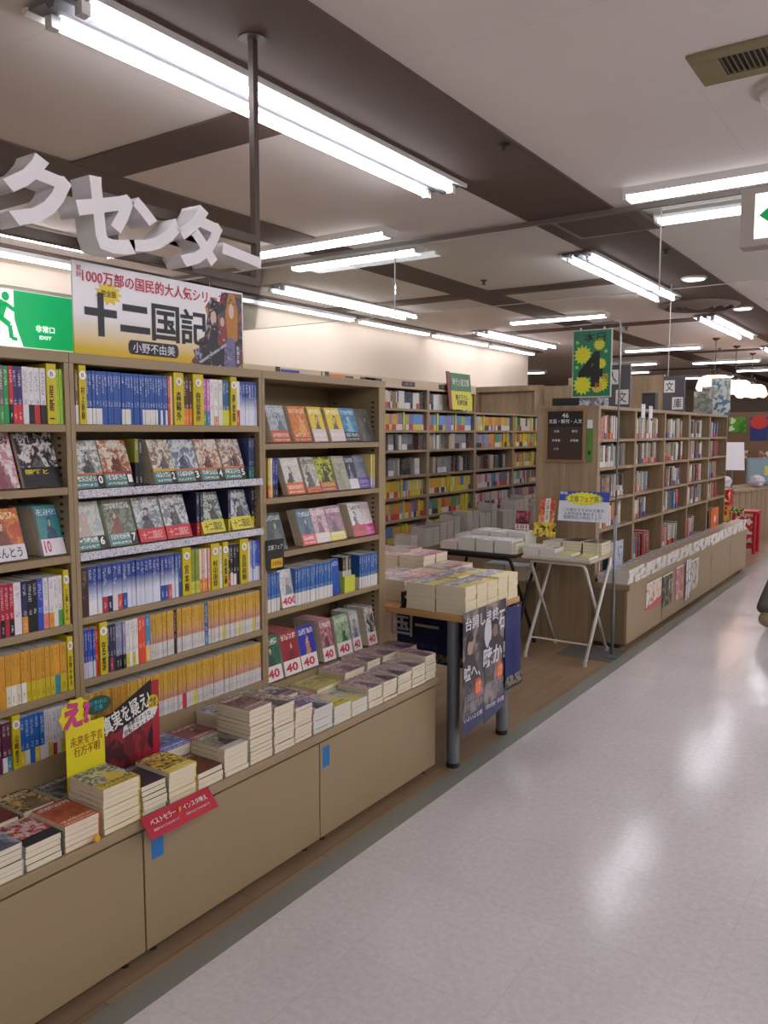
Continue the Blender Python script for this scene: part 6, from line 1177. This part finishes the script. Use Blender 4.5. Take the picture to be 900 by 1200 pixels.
j = [(0, 0, .94, .12, .1), (0, .01, 1.1, .115, .09), (0, .02, 1.28, .14, .1), (0, .02, 1.4, .11, .08), (0, .03, 1.47, .05), (0, .045, 1.53, .052), (0, .05, 1.6, .075, .09), (0, .05, 1.68, .07, .085),
     (-.09, 0, .88, .085), (-.13, -.05, .5, .055), (-.205, -.42, .17, .04), (-.19, -.36, .07, .03),
     (.09, 0, .88, .085), (.1, .17, .5, .055), (.1, .33, .1, .042), (.1, .42, .045, .03),
     (-.14, .02, 1.37, .05), (-.15, .02, 1.1, .04), (-.13, .16, .9, .03), (-.13, .2, .86, .03), (.17, .02, 1.37, .05), (.22, -.06, 1.1, .04), (.22, -.02, .86, .03), (.22, .0, .82, .03)]
e = [(0, 1), (1, 2), (2, 3), (3, 4), (4, 5), (5, 6), (6, 7), (0, 8), (8, 9), (9, 10), (10, 11), (0, 12), (12, 13), (13, 14), (14, 15), (3, 16), (16, 17), (17, 18), (18, 19), (3, 20), (20, 21), (21, 22), (22, 23)]
body = skinned('body', j, e, SKIN, P)
def fingers(side, hx, hy, hz, dirs):
    for k, (L, off) in enumerate(((.062, -.024), (.072, -.008), (.068, .008), (.054, .022))):
        a = (hx, hy + off, hz); skinned('finger', [(*a, .009), (a[0] + .004 * side, a[1] + .006, a[2] - L * .55, .008), (a[0] - .012 * side, a[1] + .01, a[2] - L, .007)], [(0, 1), (1, 2)], SKIN, body, 0, 1)
    skinned('thumb', [(hx, hy + .02, hz + .03, .01), (hx - .01 * side, hy + .045, hz + .0, .009), (hx - .015 * side, hy + .055, hz - .03, .008)], [(0, 1), (1, 2)], SKIN, body, 0, 1)
fingers(1, -.13, .21, .845, 0); fingers(-1, .22, .005, .805, 0)
tr = [(0, 0, 1.0, .135, .115), (0, 0, .9, .135, .12), (-.09, 0, .82, .1), (-.13, -.05, .5, .078), (-.19, -.33, .27, .072), (-.207, -.415, .19, .072), (-.21, -.44, .155, .068), (.09, 0, .82, .1), (.1, .17, .5, .078), (.1, .3, .2, .07), (.1, .32, .12, .068)]
skinned('trousers', tr, [(0, 1), (1, 2), (2, 3), (3, 4), (4, 5), (5, 6), (1, 7), (7, 8), (8, 9), (9, 10)], OLV, P)
jk = [(0, .0, .97, .15, .13), (0, .01, 1.12, .145, .12), (0, .02, 1.28, .165, .125), (0, .02, 1.41, .12, .09), (0, .025, 1.455, .07), (-.15, .02, 1.36, .07), (-.165, .02, 1.12, .058), (-.14, .13, .95, .05), (.18, .02, 1.36, .07), (.225, -.05, 1.12, .058), (.225, -.03, .93, .05)]
skinned('jacket', jk, [(0, 1), (1, 2), (2, 3), (3, 4), (3, 5), (5, 6), (6, 7), (3, 8), (8, 9), (9, 10)], TOP_, P)
skinned('shoe', [(-.21, -.47, .125, .062), (-.2, -.37, .09, .058), (-.19, -.27, .05, .05), (-.188, -.19, .038, .034)], [(0, 1), (1, 2), (2, 3)], SHOE, P, 0)
skinned('shoe', [(.1, .29, .055, .05), (.1, .38, .05, .048), (.1, .47, .04, .044), (.1, .54, .035, .032)], [(0, 1), (1, 2), (2, 3)], SHOE, P, 0)
skinned('hair', [(0, .02, 1.72, .07, .075), (0, -.01, 1.66, .085, .085), (0, -.015, 1.57, .07, .06)], [(0, 1), (1, 2)], HAIR, P)
fm = MB(); 
for s in (-1, 1): fm.lathe([(.001, -.008), (.008, -.004), (.01, 0), (.008, .004), (.001, .008)], 10, (s * .03, .13))
for i_ in range(len(fm.v)): x, y, z = fm.v[i_]; fm.v[i_] = (x, y, z + 1.625)
fm.build('eyes', plain('#241c18', .3), body)
skinned('nose', [(0, .125, 1.62, .008), (0, .15, 1.595, .012)], [(0, 1)], SKIN, body, 0, 1); MB().box(-.022, .022, .128, .137, 1.553, 1.56).build('mouth', plain('#a0605a', .5), body)
for s in (-1, 1): skinned('ear', [(s * .075, .045, 1.625, .012, .02), (s * .078, .04, 1.6, .01, .016)], [(0, 1)], SKIN, body, 0, 1)
# ------------------------------------------------------------------ ambient air light of the shop
w = bpy.data.worlds.new('shop_air'); SC.world = w; w.use_nodes = True; w.node_tree.nodes['Background'].inputs[0].default_value = (.9, .92, 1, 1); w.node_tree.nodes['Background'].inputs[1].default_value = .12
